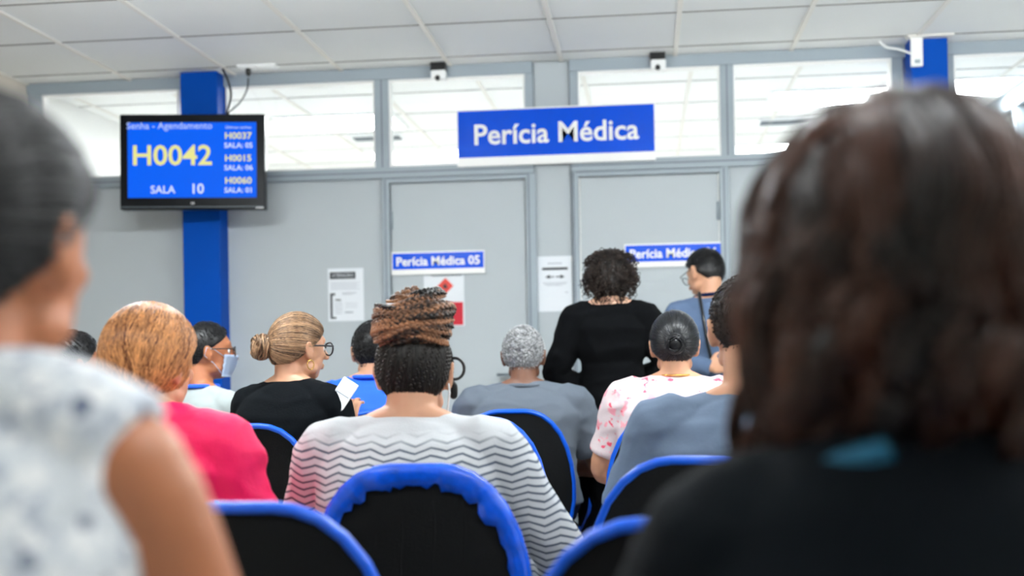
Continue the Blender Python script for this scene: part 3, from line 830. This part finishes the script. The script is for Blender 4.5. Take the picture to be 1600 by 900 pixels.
def hand(bm, wr, dr, nrm, side, curl=.5, spread=.10, s=1.0):
    dr = V(dr).normalized(); nrm = V(nrm); nrm = (nrm-dr*nrm.dot(dr)).normalized(); lat = dr.cross(nrm)*side     # lat points to the thumb side
    wr = V(wr)
    R = Matrix((lat, dr, nrm)).transposed().to_4x4()
    ell(bm, wr+dr*.045*s, (.036*s, .05*s, .015*s), R)
    ell(bm, wr+dr*.02*s+lat*.014*s, (.02*s, .032*s, .015*s), R)
    for i, (off, ln) in enumerate(((.029, .072), (.0098, .082), (-.0098, .076), (-.029, .058))):
        p = wr+dr*(.082-.004*abs(i-1.3))*s+lat*off*s; d = (dr+lat*off*spread*30*.35).normalized(); ax = d.cross(nrm)
        pts = [p-d*.015*s]; rr = [.0088*s]
        q = p; a = 0
        for k, fr in enumerate((.45, .3, .25)):
            a += curl*(.55, .8, .6)[k]
            dd = d*math.cos(a) + nrm*math.sin(a)      # nrm points out of the palm
            pts.append(q.copy()); rr.append(.0085*s-.0006*k)
            q = q+dd*ln*fr*s
        pts.append(q); rr.append(.0068*s)
        limb(bm, pts, rr, 8)
    p = wr+dr*.022*s+lat*.028*s; d1 = (lat*.75+dr*.65+nrm*.25).normalized(); d2 = (lat*.25+dr*.9+nrm*(.25+curl*.5)).normalized()
    limb(bm, [p-d1*.012*s, p, p+d1*.032*s, p+d1*.032*s+d2*.028*s], [.012*s, .012*s, .0095*s, .0078*s], 8)

def person(label, hx, ytop, zc, zs, skin_, top_m, hair, rz=0, stand=False, sw=.175, g=1.0, hs=1.0, hrot=(0, 0, 0), crown=.012, sleeve='short',
           lean=0, arms=None, top_wr=.004, leg_m=None, neck_r=.052, extra=None, dress=False, voxel=.006, arm_r=1.0, headshift=(0, 0), hemz=None, collar=None, sleeveless=False, backx=0, bodyx=0, top_voxel=.007, droop=0, neckdrop=0):
    ztop = P(hx, ytop, zc).z
    hz = ztop - (.099+crown)*hs*math.cos(hrot[0])
    hw = P(hx, ytop, zc)
    if stand: hy = .03+lean
    else: hy = .02+lean
    hloc = V((headshift[0], hy+headshift[1], hz))
    Rz = Matrix.Rotation(rz, 3, 'Z'); off = Rz @ V((hloc.x, hloc.y, 0))
    root = thing('person', label, 'person', (hw.x-off.x, hw.y-off.y, 0), rz)
    mtx = Matrix.Translation(hloc) @ Euler((hrot[0], hrot[1], hrot[2]-0), 'ZYX').to_matrix().to_4x4() @ Matrix.Scale(hs, 4)
    leg_m = leg_m or M['jeans']
    # skeleton
    bx = bodyx
    if stand:
        hip = .50*ztop*1.03; kz = .285*ztop
        hipj = {s: V((s*.085, 0, hip)) for s in (-1, 1)}
        knee = {s: V((s*.09, .02, kz)) for s in (-1, 1)}; ank = {s: V((s*.09, -.01, .085)) for s in (-1, 1)}
        spine = [(bx, 0, hip-.06, .150*g, .105*g), (bx, 0, hip+.02, .168*g, .118*g), (bx, 0, hip+.1, .15*g, .105*g), (bx, .01, (hip+zs)/2+.03, .130*g, .092*g), (bx, .0, zs-.17, .152*g, .105*g), (bx, -.01+lean*.4, zs-.08, min(sw*.95, .175*g), .1*g), (bx, -.01+lean*.5, zs-.02, sw*.85, .075*g), (bx, -.01+lean*.6, zs+.02, sw*.5, .058), (bx, -.005+lean*.7, zs+.05, .055, .05)]
        ysh = -.01+lean*.5
    else:
        hipj = {s: V((s*.09, -.01, .55)) for s in (-1, 1)}
        knee = {s: V((s*.12, .43, .53)) for s in (-1, 1)}; ank = {s: V((s*.12, .41, .085)) for s in (-1, 1)}
        spine = [(0, -.02, .47, .16*g, .11*g), (0, -.02, .54, .18*g, .125*g), (0, -.03, .64, .165*g, .12*g), (bx*.5, -.04, .74, .152*g, .112*g), (bx, -.035+lean*.2, zs-.16, .165*g, .115*g), (bx, -.035+lean*.5, zs-.08, min(sw*.98, .19*g), .105*g), (bx, -.03+lean*.6, zs-.02, sw*.86, .082*g), (bx, -.025+lean*.7, zs+.02, sw*.52, .062), (bx, -.02+lean*.8, zs+.055, .056, .052)]
        ysh = -.03+lean*.6
    sh = {s: V((bx+s*(sw-.02), ysh, zs-.035-droop)) for s in (-1, 1)}
    A = arms or {}
    elb = {}; wri = {}; hd = {}; hn = {}; cu = {}
    for s in (-1, 1):
        e = A.get(s, {})
        elb[s] = V(e.get('elbow', (s*(sw+.075), ysh+.06, zs-.29)) if not stand else e.get('elbow', (s*(sw+.06), -.02, zs-.29)))
        wri[s] = V(e.get('wrist', (s*.11, .27, .64)) if not stand else e.get('wrist', (s*(sw+.03), .10, zs-.5)))
        hd[s] = V(e.get('dir', (-s*.3, 1, -.1) if not stand else (0, .2, -1)))
        hn[s] = V(e.get('n', (0, -.1, -1) if not stand else (-s, 0, 0))); cu[s] = e.get('curl', .45)
    # body
    bm = NB()
    loft(bm, [(x, y, z, rx*.93, ry*.93) for x, y, z, rx, ry in spine])
    nb = V((bx, spine[-1][1], zs+.01)); hb = mtx @ V((0, -.03, -.055))
    limb(bm, [nb, nb.lerp(hb, .5)+V((0, -.003, 0)), hb], [neck_r*1.12, neck_r, neck_r*.98], 20)
    limb(bm, [V((bx-sw*.55, ysh, zs-droop*1.5)), V((bx, ysh, zs+.035-droop*.6)), V((bx+sw*.55, ysh, zs-droop*1.5))], [.035, .042, .035], 12)
    head_mesh(bm, mtx, hs)
    for s in (-1, 1):
        ell(bm, sh[s], (.052*arm_r, .052*arm_r, .052))
        limb(bm, [V((bx+s*sw*.5, ysh, zs-.04)), sh[s], sh[s].lerp(elb[s], .5), elb[s], elb[s].lerp(wri[s], .35), wri[s]], [.05, .052*arm_r, .046*arm_r, .037*arm_r, .037*arm_r, .025], 16)
        hand(bm, wri[s], hd[s], hn[s], s*(-1), cu[s], s=1.0)
        limb(bm, [hipj[s], hipj[s].lerp(knee[s], .5), knee[s], knee[s].lerp(ank[s], .35), ank[s]], [.085, .072, .054, .052, .034], 16)
        limb(bm, [ank[s]+V((0, -.03, -.045)), ank[s]+V((0, .05, -.045)), ank[s]+V((0, .15, -.058))], [.032, .03, .022], 12, flat=1.0)
    body = solid('body', bm, skin_, root, voxel, 4)
    # eyes
    for s in (-1, 1):
        b = NB(); ell(b, (s*.031, .076, -.008), (.0125, .0125, .0125), u=14, v=10); bmesh.ops.transform(b, matrix=mtx, verts=b.verts)
        e = obj('eye', b, M['eyew'], root, smooth=True)
        b = NB(); ell(b, (s*.031, .0855, -.008), (.0058, .0045, .0058), u=12, v=8); bmesh.ops.transform(b, matrix=mtx, verts=b.verts); obj('iris', b, M['iris'], e, smooth=True)
    # trousers / skirt
    bm = NB()
    if dress:
        hp = hipj[1].z
        loft(bm, [(0, 0, .32, .148, .12), (0, 0, .5, .15, .125), (0, 0, .7, .162, .13), (0, 0, hp, .178*g, .132*g), (0, 0, hp+.1, .165*g, .12*g), (0, .005, hp+.17, .145*g, .105*g)], n=2.1)
        solid('skirt', bm, top_m, root, .008, 4, wr=.010, wrs=(14, 14, 1.5), seed=4)
    else:
        loft(bm, [(x, y, z, rx*1.04, ry*1.06) for x, y, z, rx, ry in spine[:3]])
        for s in (-1, 1):
            limb(bm, [hipj[s], hipj[s].lerp(knee[s], .5), knee[s], knee[s].lerp(ank[s], .4), ank[s]+V((0, 0, .03))], [.094, .083, .066, .062, .056], 16, round1=False)
        solid('trousers', bm, leg_m, root, .009, 4, wr=.003)
    for s in (-1, 1):
        b = NB(); z0 = ank[s]
        ell(b, z0+V((0, .0, -.048)), (.04, .062, .036)); ell(b, z0+V((s*.004, .1, -.056)), (.044, .085, .028)); limb(b, [z0+V((0, 0, -.05)), z0+V((0, -.005, .0))], [.04, .038], 12)
        solid('shoe', b, M['shoe'], root, .007, 3)
    # top
    bm = NB(); inf = 1.07
    zmin = hemz if hemz else .5
    sp = [q for q in spine if q[2] > zmin or stand]
    if stand and not dress: sp = spine[1:]
    if dress: sp = spine[2:]
    rr = [(x, y, z, rx*inf+.004, ry*inf+.006) for x, y, z, rx, ry in sp[:-1]]
    zn = zs+.036-neckdrop*.6; rr.append((bx, spine[-1][1], zn, .062 if not sleeveless else .07, .06))
    loft(bm, rr)
    if not sleeveless:
        limb(bm, [V((bx-sw*.62, ysh, zs-.012-droop*.8)), V((bx, ysh, zs+.012-neckdrop)), V((bx+sw*.62, ysh, zs-.012-droop*.8))], [.050, .048, .050], 14)
    for s in (-1, 1):
        m_ = sh[s].lerp(elb[s], .5)
        if sleeveless: 
            limb(bm, [V((bx, ysh, zs+.012)), V((bx+s*sw*.5, ysh, zs+.004)), V((bx+s*(sw-.018), ysh, zs-.024))], [.056, .060, .058], 16, round1=False)
            for dz_, r_ in ((.06, .078), (.13, .086), (.21, .088), (.30, .088)):
                limb(bm, [V((bx+s*(sw*.4), ysh, zs-dz_)), V((bx+s*(sw-.022), ysh+.005, zs-dz_-.01))], [r_+.004, r_], 18, round1=False)
            continue
        ell(bm, sh[s], (.062*arm_r, .064*arm_r, .06))
        k = arm_r
        if sleeve == 'short':
            e_ = sh[s].lerp(elb[s], .78)
            limb(bm, [V((bx+s*sw*.5, ysh, zs-.05)), sh[s], m_, e_], [.06, .064*k, .06*k, .06*k], 16, round1=False)
        elif sleeve == 'mid':
            e_ = elb[s].lerp(wri[s], .72)
            limb(bm, [V((bx+s*sw*.5, ysh, zs-.05)), sh[s], m_, elb[s], e_], [.06, .062*k, .056*k, .05*k, .05*k], 16, round1=False)
        else:
            limb(bm, [V((bx+s*sw*.5, ysh, zs-.05)), sh[s], m_, elb[s], elb[s].lerp(wri[s], .5), wri[s]+ (wri[s]-elb[s]).normalized()*.01], [.062, .064*k, .058*k, .053*k, .047*k, .037*k], 16, round1=False)
    topo = solid('shirt' if not dress else 'dress_top', bm, top_m, root, top_voxel, 4, wr=top_wr, seed=hx*.01)
    if collar:
        b = NB(); pts = []
        cm, rad_, hh, tilt = collar
        for k in range(28):
            a = 2*PI*k/28; pts.append(V((bx+rad_*math.cos(a), spine[-1][1]+rad_*.95*math.sin(a), zs+hh-math.sin(a)*tilt)))
        tube(b, pts, .009, 8, flat=1.8, closed=True); obj('collar', b, cm, root, smooth=True)
    if hair: hair(root, mtx)
    if extra: extra(root, mtx, dict(sh=sh, elb=elb, wri=wri, body=body))
    return root, mtx

def tf(b, mtx): bmesh.ops.transform(b, matrix=mtx, verts=b.verts)
def glasses(parent, mtx, m=None, r=.023, thin=.0022, name='glasses'):
    b = NB(); y = .108
    for s in (-1, 1):
        tube(b, [V((s*.034+r*1.05*math.cos(a), y-.004*abs(math.cos(a)), -.008+r*.85*math.sin(a))) for a in [2*PI*k/20 for k in range(20)]], thin, 6, closed=True)
        tube(b, [(s*(.034+r), y-.003, .0), (s*.079, y-.015, .0), (s*.084, .04, -.001), (s*.084, .0, -.003), (s*.082, -.015, -.02)], thin, 6)
    tube(b, [(-.011, y, -.002), (0, y+.004, .001), (.011, y, -.002)], thin, 6)
    tf(b, mtx); g_ = obj(name, b, m or M['black'], parent, smooth=True)
    b = NB()
    for s in (-1, 1):
        q = [b.verts.new((s*.034+r*math.cos(a), y-.001, -.008+r*.82*math.sin(a))) for a in [2*PI*k/20 for k in range(20)]]; b.faces.new(q)
    tf(b, mtx); obj('lens', b, M['glass'], g_)
def facemask(parent, mtx):
    b = NB(); R_ = []
    for i in range(9):
        v_ = i/8; z = -.022-.088*v_; rg = []
        for k in range(15):
            u = -1+2*k/14; a = u*1.25
            x = .066*math.sin(a)*(1-.22*v_); y = .035+.080*math.cos(a)*(1-.30*v_*v_)+ .012*math.exp(-(u*3)**2)*(1-v_*.6)+ .0015*math.sin(v_*22)
            rg.append(b.verts.new((x, y, z)))
        R_.append(rg)
    for A_, B_ in zip(R_, R_[1:]):
        for k in range(14): b.faces.new((A_[k], A_[k+1], B_[k+1], B_[k]))
    bmesh.ops.solidify(b, geom=b.faces[:], thickness=.002)
    for s in (-1, 1):
        tube(b, [(s*.062, .06, -.03), (s*.08, .02, -.005), (s*.092, -.012, .002), (s*.088, -.02, -.03), (s*.076, .02, -.06), (s*.052, .055, -.1)], .0015, 6)
    tf(b, mtx); obj('face_mask', b, M['mask'], parent, smooth=True)

H_black = hairmat('black_hair', srgb(5, 5, 6), srgb(30, 30, 32), .42)
H_blackb = hairmat('black_hair_glossy', srgb(4, 4, 6), srgb(26, 28, 32), .3)
H_dark = hairmat('dark_brown_hair', srgb(8, 6, 5), srgb(48, 35, 28), .45)
H_grey = hairmat('grey_hair', srgb(92, 94, 96), srgb(206, 208, 210), .6)
H_copper = hairmat('copper_hair', srgb(84, 40, 18), srgb(232, 164, 104), .3)
H_blonde = hairmat('ash_blonde_hair', srgb(60, 42, 30), srgb(178, 142, 108), .36)
H_brown = hairmat('brown_hair', srgb(6, 5, 5), srgb(78, 46, 32), .34, 12)
H_braid = hairmat('highlighted_braids', srgb(12, 8, 7), srgb(160, 112, 80), .4, 60)
H_braidk = hairmat('black_cornrows', srgb(5, 5, 5), srgb(52, 46, 42), .42, 80)

# --- long wavy brown hair, right foreground
def hair_long(m, n=1700, r=.0024, seed=5, thick=.03, wave=.012, tints=None, nape=-.6, lens=None, clumps=90):
    def mk(parent, mtx):
        rnd = random.Random(seed); h = Hair(lambda d: thick*(.7+.35*max(0, d.z)) , .62, -.2, nape); h.shell(tint=.12)
        CL = []
        for c in range(clumps):
            az = -2.45+4.9*(c+rnd.random())/clumps
            CL.append((az, rnd.random()*6.28, tints(rnd, az) if tints else rnd.random(), rnd.uniform(.75, 1.1), rnd.uniform(.5, 1.5), rnd.random()*.014, rnd.gauss(0, .3), rnd.uniform(-.3, .05)))
        for i in range(n):
            az, ph, tn, lf, wv, o_, sy, ez = CL[i % clumps]
            az += rnd.gauss(0, .05); ez += rnd.gauss(0, .03)
            e = V((math.sin(az), -math.cos(az), ez)).normalized()
            st = V((.12*(1 if az > 0 else -1)*rnd.random(), sy, .97)).normalized()
            pts = []; ph += rnd.gauss(0, .15); o_ += rnd.random()*.006; wv *= wave
            for k in range(10):
                t = k/10; d = st.slerp(e, t)
                lat = d.cross(e); lat = lat.normalized() if lat.length > .01 else V((1, 0, 0))
                pts.append(d*(max(h.R(d), scalp(d)+thick*.9)+o_*sstep(t, 0, .5)+wv*.35*math.sin(ph+t*9)*t) + lat*(wv*.6*t*math.cos(ph+t*8)))
            last = pts[-1]; out = V((e.x, e.y, 0)).normalized(); tl = out.cross(V((0, 0, 1)))
            L_ = lens(az)*lf*rnd.uniform(.93, 1.05)
            for k in range(1, 13):
                t = k/12
                pts.append(last + V((0, 0, -L_*t)) + out*(.008*math.sin(t*PI*.9) - .028*t) + out*(wv*math.sin(ph+8+t*8)*min(1, t*3)) + tl*(wv*math.cos(ph+t*8)))
            h.strand(pts, r*(.7+.7*rnd.random()), min(1, max(0, tn+rnd.gauss(0, .1))), 5)
        h.done(m, parent, mtx)
    return mk
# --- curly bob
def hair_curlybob(m, seed=6, n=750):
    def mk(parent, mtx):
        rnd = random.Random(seed); h = Hair(lambda d: .018+.018*max(0, -d.z+.3), .6, -.35, -.98); h.shell(tint=.15, bump=.006, bs=40)
        for i in range(n):
            d = rdir(rnd, h, .0); pts = []; ph = rnd.random()*6.28; tn = rnd.random()
            R0 = h.R(d); p = d*(R0-.004); out = d
            L_ = rnd.uniform(.03, .06); cr = rnd.uniform(.004, .008)
            dn = (V((0, 0, -1)) + out*.55 + V((rnd.gauss(0, .3), rnd.gauss(0, .3), 0))).normalized(); a1 = dn.orthogonal().normalized(); a2 = dn.cross(a1)
            if d.z > .5: dn = (dn*.3 + V((d.x, d.y, .0))).normalized()
            for k in range(12):
                t = k/11; pts.append(p + dn*L_*t + (a1*math.cos(ph+t*11)+a2*math.sin(ph+t*11))*cr + out*.012*math.sin(t*PI))
            h.strand(pts, .0017, tn, 4)
        h.done(m, parent, mtx)
    return mk
# --- braided updo
def hair_updo(parent, mtx):
    rnd = random.Random(11)
    h = Hair(lambda d: .008, .62, -.12, -.97); h.shell(tint=.2)
    tg = V((.1, -.25, .95)).normalized()
    for j in range(15):          # cornrows running up and across the back of the head
        az = -1.9+3.8*j/14+rnd.gauss(0, .05)
        d0 = V((math.sin(az), -math.cos(az), -.55+.4*abs(az)/1.9)).normalized(); d1 = V((math.sin(az+.9)*.5, -math.cos(az+.9)*.5, .85)).normalized()
        n = 30; tl = d0.cross(d1).normalized()
        for k in range(n):
            t = k/(n-1); d = d0.slerp(d1, t); c = d*(scalp(d)+.0105) + tl*(.0022*(1 if k % 2 else -1))
            v = ell(h.bm, c, (.0036, .0036, .0034), u=6, v=5); tn = .15+.35*rnd.random()+(.35*t if rnd.random() < .4 else 0)
            for w in v: w[h.L] = tn
    for i in range(1500):
        d = rdir(rnd, h, .0)
        pts = h.sweep(d, tg, .0005+.002*rnd.random(), 8, .03, rnd)
        h.strand(pts, .0015, min(1, max(0, .3+.6*noise.noise(d*6)+rnd.gauss(0, .12))), 4)
    h.done(H_braidk, parent, mtx, 'hair')
    # the wrapped bundle of braids above
    h = Hair(lambda d: 0); c0 = V((.005, -.035, .098))
    v = ell(h.bm, c0, (.089, .081, .060), u=28, v=18)
    for w in v: w[h.L] = .15
    def braid(pts, r, tn):
        Q = []; pts = [V(p) for p in pts]
        for i in range(len(pts)-1):
            for k in range(6): Q.append(catmull(pts, i, k/6))
        Q.append(pts[-1]); pp, T, F = frames(Q); n = len(Q)
        # three interleaved strands
        for s in range(3):
            S = []
            for i in range(n):
                a = i*.75+s*2.094; N, B = F[i]; S.append(pp[i]+N*(r*.55*math.sin(a))+B*(r*.5*math.sin(2*a)))
            h.strand(S, r*.62, tn+rnd.uniform(-.12, .12), 6)
    for i in range(64):          # bands wrapping around the bundle, tilted up to the right
        lat = rnd.uniform(-.85, .9); a0 = rnd.uniform(-3.3, -1.7); span = rnd.uniform(1.6, 2.8); tl = rnd.choice([-.25, .1, .3, .45])*rnd.uniform(.6, 1)
        pts = []
        for k in range(8):
            a = a0+span*k/7; cl_ = math.cos(lat*1.1)
            pts.append(c0 + V((.091*cl_*math.cos(a), .084*cl_*math.sin(a), .060*math.sin(lat*1.2)+tl*.06*math.cos(a)+.004*math.sin(a*3+i))))
        tn = rnd.choice([.0, .05, .12, .2, .4, .6, .95])
        braid(pts, rnd.uniform(.0055, .0085), tn)
    for i in range(34):          # loose loops standing on the crown
        a = rnd.uniform(0, 6.28); rr = rnd.uniform(.0, .045); b0 = c0+V((.0+rr*math.cos(a), rr*math.sin(a)*.8, .035)); hh = rnd.uniform(.014, .034)*(1-rr*8)+.012
        w_ = rnd.uniform(.008, .016); an = rnd.uniform(0, 6.28); ca, sa = math.cos(an), math.sin(an)
        braid([b0+V((-w_*ca, -w_*sa, 0)), b0+V((-w_*.9*ca, -w_*.9*sa, hh*.7)), b0+V((0, 0, hh)), b0+V((w_*ca, w_*sa, hh*.6)), b0+V((w_*1.1*ca, w_*1.1*sa, -.004))], .0055, rnd.uniform(.1, .75))
    h.done(H_braid, parent, mtx, 'braid_bundle')

# ---------- 1 left foreground woman
def ex_left(root, mtx, sk): pass
person('person in pale floral sleeveless blouse with short black hair, seated at the left edge', -36, 152, .98, 1.085, SK['brown'], M['blouse'],
       hair_sweep(H_black, V((0, -1, -.1)), .016, 600, .0022, 21, side=-.22, nape=-.8), rz=-.0, sw=.168, g=1.0, hrot=(-.04, 0, -.12), sleeveless=True, arm_r=.98, leg_m=M['jeans'], top_wr=.003, lean=.02,
       arms={1: dict(elbow=(.245, .02, .80))}, extra=ex_left, neck_r=.056)
# ---------- 13 right foreground woman
def tint_r(rnd, az):    # redder, lighter locks on the left side
    return min(1, max(0, rnd.random()**1.6*.8 + (.3 if az < -.9 else 0)))
def ex_right(root, mtx, sk):
    b = NB(); pts = []
    for k in range(14):
        t = k/13; x = -.082+.05*t; pts.append(V((x, -.104+x*x*3, 1.050+.018*t)))
    tube(b, pts, .009, 8, flat=.7); obj('collar_lining', b, M['teal'], root, smooth=True)
person('person in dark jacket with long wavy brown hair, seated at the right edge', 1398, 152, .96, 1.05, SK['fair'], M['darkjacket'],
       hair_long(H_brown, 2600, .0018, 5, .032, .016, tint_r, lens=lambda a: .15+.10*sstep(-a, .5, 1.1)+.03*sstep(a, .9, 1.5)), sw=.165, g=.98, hrot=(0, 0, .05), crown=.034, sleeve='long', arm_r=1.1, top_wr=.004, extra=ex_right, droop=.035, arms={-1: dict(elbow=(-.225, .03, .74), wrist=(-.12, .27, .64))})
# ---------- 7 striped sweater woman
def ex_striped(root, mtx, sk):
    b = NB(); tube(b, [V((.092+.0215*math.cos(a), .0, -.005+.024*math.sin(a))) for a in [2*PI*k/28 for k in range(28)]], .0036, 8, closed=True); tf(b, mtx)
    obj('hoop_ornament', b, M['black'], root, smooth=True)
    b = NB(); limb(b, [(.075, .0, -.03), (.085, .01, -.045), (.088, .01, -.065)], [.010, .012, .009], 10); tf(b, mtx); obj('hair_tuft', b, H_braidk, root, smooth=True)
    b = NB(); tube(b, [(.078, -.01, -.03), (.082, -.02, -.06), (.075, .0, -.10), (.06, .04, -.12)], .0022, 6); tf(b, mtx); obj('mask_strap', b, M['white'], root, smooth=True)
person('person in grey zigzag striped sweater with braided updo, seated centre', 646, 497, 2.69, .965, SK['tan'], M['zig'], hair_updo,
       sw=.2, g=1.14, hrot=(-.06, .0, .06), crown=.012, sleeve='long', arm_r=1.15, top_wr=.004, extra=ex_striped, neck_r=.058, lean=.03, hs=1.0,
       arms={1: dict(elbow=(.325, .06, .68), wrist=(.19, .28, .60)), -1: dict(elbow=(-.28, .06, .70), wrist=(-.16, .28, .62))}, top_voxel=.006)
# ---------- 3 pink jacket woman
def ex_pink(root, mtx, sk):
    b = NB(); tube(b, [sk['sh'][1]+V((.045*math.cos(a)-.02, .05*math.sin(a), .03)) for a in [2*PI*k/16 for k in range(16)]], .012, 8, closed=True); obj('shoulder_seam', b, M['pink'], root, smooth=True)
person('person in hot pink jacket with short copper hair, seated left', 232, 472, 2.55, 1.0, SK['tan'], M['pink'],
       hair_sweep(H_copper, V((.15, -.45, -.88)), .022, 3200, .0013, 31, side=-.36, nape=-.84, lo=.03, wob=.085), rz=-.1, sw=.195, g=1.12, hrot=(-.05, 0, -.28), crown=.026, sleeve='long', arm_r=1.15, top_wr=.011, extra=ex_pink,
       arms={1: dict(elbow=(.26, .02, .73), wrist=(.14, .25, .64))})
# ---------- 4 masked man
def ex_mask(root, mtx, sk): glasses(root, mtx); facemask(root, mtx)
person('person with face mask and glasses in pale mint shirt, beside the blue column', 322, 503, 4.75, .985, SK['brown'], M['mint'],
       hair_short(H_black, .008, 700, .02, seed=41), rz=-.35, sw=.185, hrot=(-.05, 0, -.72), crown=.01, extra=ex_mask, collar=(M['royal'], .064, .045, 0))
# ---------- 5 bun woman
def ex_bun(root, mtx, sk):
    glasses(root, mtx, r=.026, thin=.003)
    b = NB(); tube(b, [V((.086, -.002, -.068+.0))+V((.001, .013*math.cos(a), .016*math.sin(a))) for a in [2*PI*k/18 for k in range(18)]], .0018, 6, closed=True); tf(b, mtx); obj('earring', b, M['gold'], root, smooth=True)
hp = P(541, 655, 3.95)
bun_root, _ = person('person with ash blonde bun and glasses in black top, holding a phone', 464, 488, 4.08, 1.02, SK['tan'], M['blackcloth'],
       hair_sweep(H_blonde, V((-.35, -.9, .05)), .014, 1500, .0015, 51, side=-.25, nape=-.7, bun=coil_bun((-.04, -.118, -.008), .046, n=110, r=.0026, axis=V((-.35, -.9, .05)))), rz=-.30, sw=.18, g=1.08, hrot=(-.06, 0, -.42), crown=.016, sleeve='long', extra=ex_bun, voxel=.005,
       arms={1: dict(elbow=(.215, .0, .79), wrist=(.110, .15, .865), dir=(.06, .10, 1), n=(-.1, 1, .1), curl=.8)})
# ---------- 6 royal blue man
person('person in royal blue polo with short curly black hair, behind the striped sweater', 583, 502, 4.8, 1.01, SK['tan'], M['royal'],
       hair_short(H_black, .011, 900, .02, curl=1, seed=61), sw=.2, g=1.1, hrot=(-.1, 0, .2), crown=.014, collar=(M['royal'], .066, .045, .0), top_wr=.005)
# ---------- 8 grey-haired man
person('person with short grey hair in grey t-shirt, seated before the notice wall', 817, 509, 4.78, .975, SK['deep'], M['grey'],
       hair_short(H_grey, .006, 1300, .014, curl=.8, seed=71, r=.0014, nape=-.72), rz=.12, sw=.215, g=1.16, hrot=(-.03, 0, -.1), crown=.009, sleeve='short', arm_r=1.15, top_wr=.008, collar=(M['grey'], .066, .035, .0))
# ---------- 11 rose shirt woman
def ex_rose(root, mtx, sk):
    b = NB(); tube(b, [V((.063*math.cos(a), -.02+.06*math.sin(a), 1.052)) for a in [2*PI*k/30 for k in range(30)]], .003, 6, closed=True); obj('necklace', b, M['gold'], root, smooth=True)
person('person in white and rose print shirt with slick black hair in a bun', 1053, 485, 4.28, 1.005, SK['tan'], M['rose'],
       hair_sweep(H_blackb, V((.0, -.95, -.1)), .013, 800, .0022, 81, bun=coil_bun((0, -.118, -.012), .036, n=70), side=-.2, nape=-.75), sw=.19, g=1.18, hrot=(-.05, 0, 0), crown=.016, sleeve='short', arm_r=1.25, top_wr=.005, extra=ex_rose)
# ---------- 12 slate shirt man
person('person in slate grey t-shirt with short dark hair, partly behind the long brown hair', 1166, 428, 2.68, 1.0, SK['tan'], M['slate'],
       hair_short(H_dark, .009, 1000, .018, seed=91), sw=.215, g=1.18, hrot=(-.05, 0, .1), crown=.012, sleeve='short', arm_r=1.2, top_wr=.009, neck_r=.06)
# ---------- 2 far left
person('person with black hair mostly hidden behind the pale floral blouse', 112, 516, 4.5, .99, SK['brown'], M['navy'],
       hair_short(H_black, .018, 900, .03, seed=101, side=-.35), sw=.18, hrot=(0, 0, -.7), crown=.02)
# ---------- 9 standing woman
person('person in black dress with curly dark bob, standing before the right door', 953, 388, 5.02, 1.315, SK['fair'], M['blackdress'], hair_curlybob(H_dark), stand=True, dress=True, rz=0, sw=.160, g=.9, crown=.022, hs=.95, neckdrop=.03,
       sleeve='mid', hrot=(-.08, 0, 0), arm_r=1.15, top_wr=.007, voxel=.005,
       arms={-1: dict(elbow=(-.235, -.015, 1.05), wrist=(-.135, .05, .985), dir=(.75, .55, -.1), n=(0, .4, -1), curl=.5), 1: dict(elbow=(.225, .0, 1.08), wrist=(.11, .17, 1.0), dir=(-.8, .4, 0), n=(0, .4, -1), curl=.5)})
# ---------- 10 standing man
def ex_vest(root, mtx, sk):
    glasses(root, mtx, r=.022)
    b = NB(); limb(b, [V((-.09, -.05, 1.40)), V((-.10, -.112, 1.30)), V((-.09, -.135, 1.18)), V((-.07, -.15, 1.06))], [.016, .016, .016, .016], 8, flat=.5)
    obj('bag_strap', b, M['black'], root, smooth=True)
person('person in grey blue vest over navy shirt with glasses, standing at the right door', 1101, 391, 5.75, 1.345, SK['tan'], M['vest'],
       hair_short(H_black, .012, 900, .024, seed=111), stand=True, rz=.35, sw=.19, g=1.02, hrot=(-.45, 0, .35), crown=.014, lean=.06, sleeve='long', collar=(M['navy'], .068, .048, .01), extra=ex_vest,
       arms={-1: dict(elbow=(-.25, -.10, 1.10), wrist=(-.11, -.19, 1.06), dir=(.9, -.1, .1), n=(0, 1, 0)), 1: dict(elbow=(.23, .0, 1.06), wrist=(.12, .25, 1.05), dir=(-.5, .8, .1), n=(0, 0, -1))})

# ---------- phone held by the bun woman
ph = thing('phone', 'white smartphone with bright screen held by the person with the blonde bun', 'phone', P(535, 617, 3.93))
ph.rotation_euler = (-.25, .55, -.1)
bm = NB(); box(bm, (-.03, -.004, -.055), (.03, .004, .055), bev=.003); obj('case', bm, M['white'], ph)
bm = NB(); box(bm, (-.027, -.0048, -.05), (.027, -.0038, .05)); obj('screen', bm, mat('phone_screen', srgb(225, 235, 240), .2, emit=srgb(225, 235, 240), es=.5), ph)
bm = NB(); box(bm, (-.026, -.0054, -.002), (.026, -.0046, .004)); obj('screen_bar', bm, M['inkgrey'], ph)

# ---------- chairs under the two people nearest the lens (below the frame)
for key, lb in (('person in pale floral', 'black waiting chair under the person in pale floral blouse, below the picture'), ('person in dark jacket', 'black waiting chair under the person in dark jacket, below the picture')):
    r_ = [o for o in col.objects if o.get('label', '').startswith(key)][0]
    chair(0, 0, lb, rz=r_.rotation_euler.z, pos=(r_.location.x, r_.location.y-.02, 0))
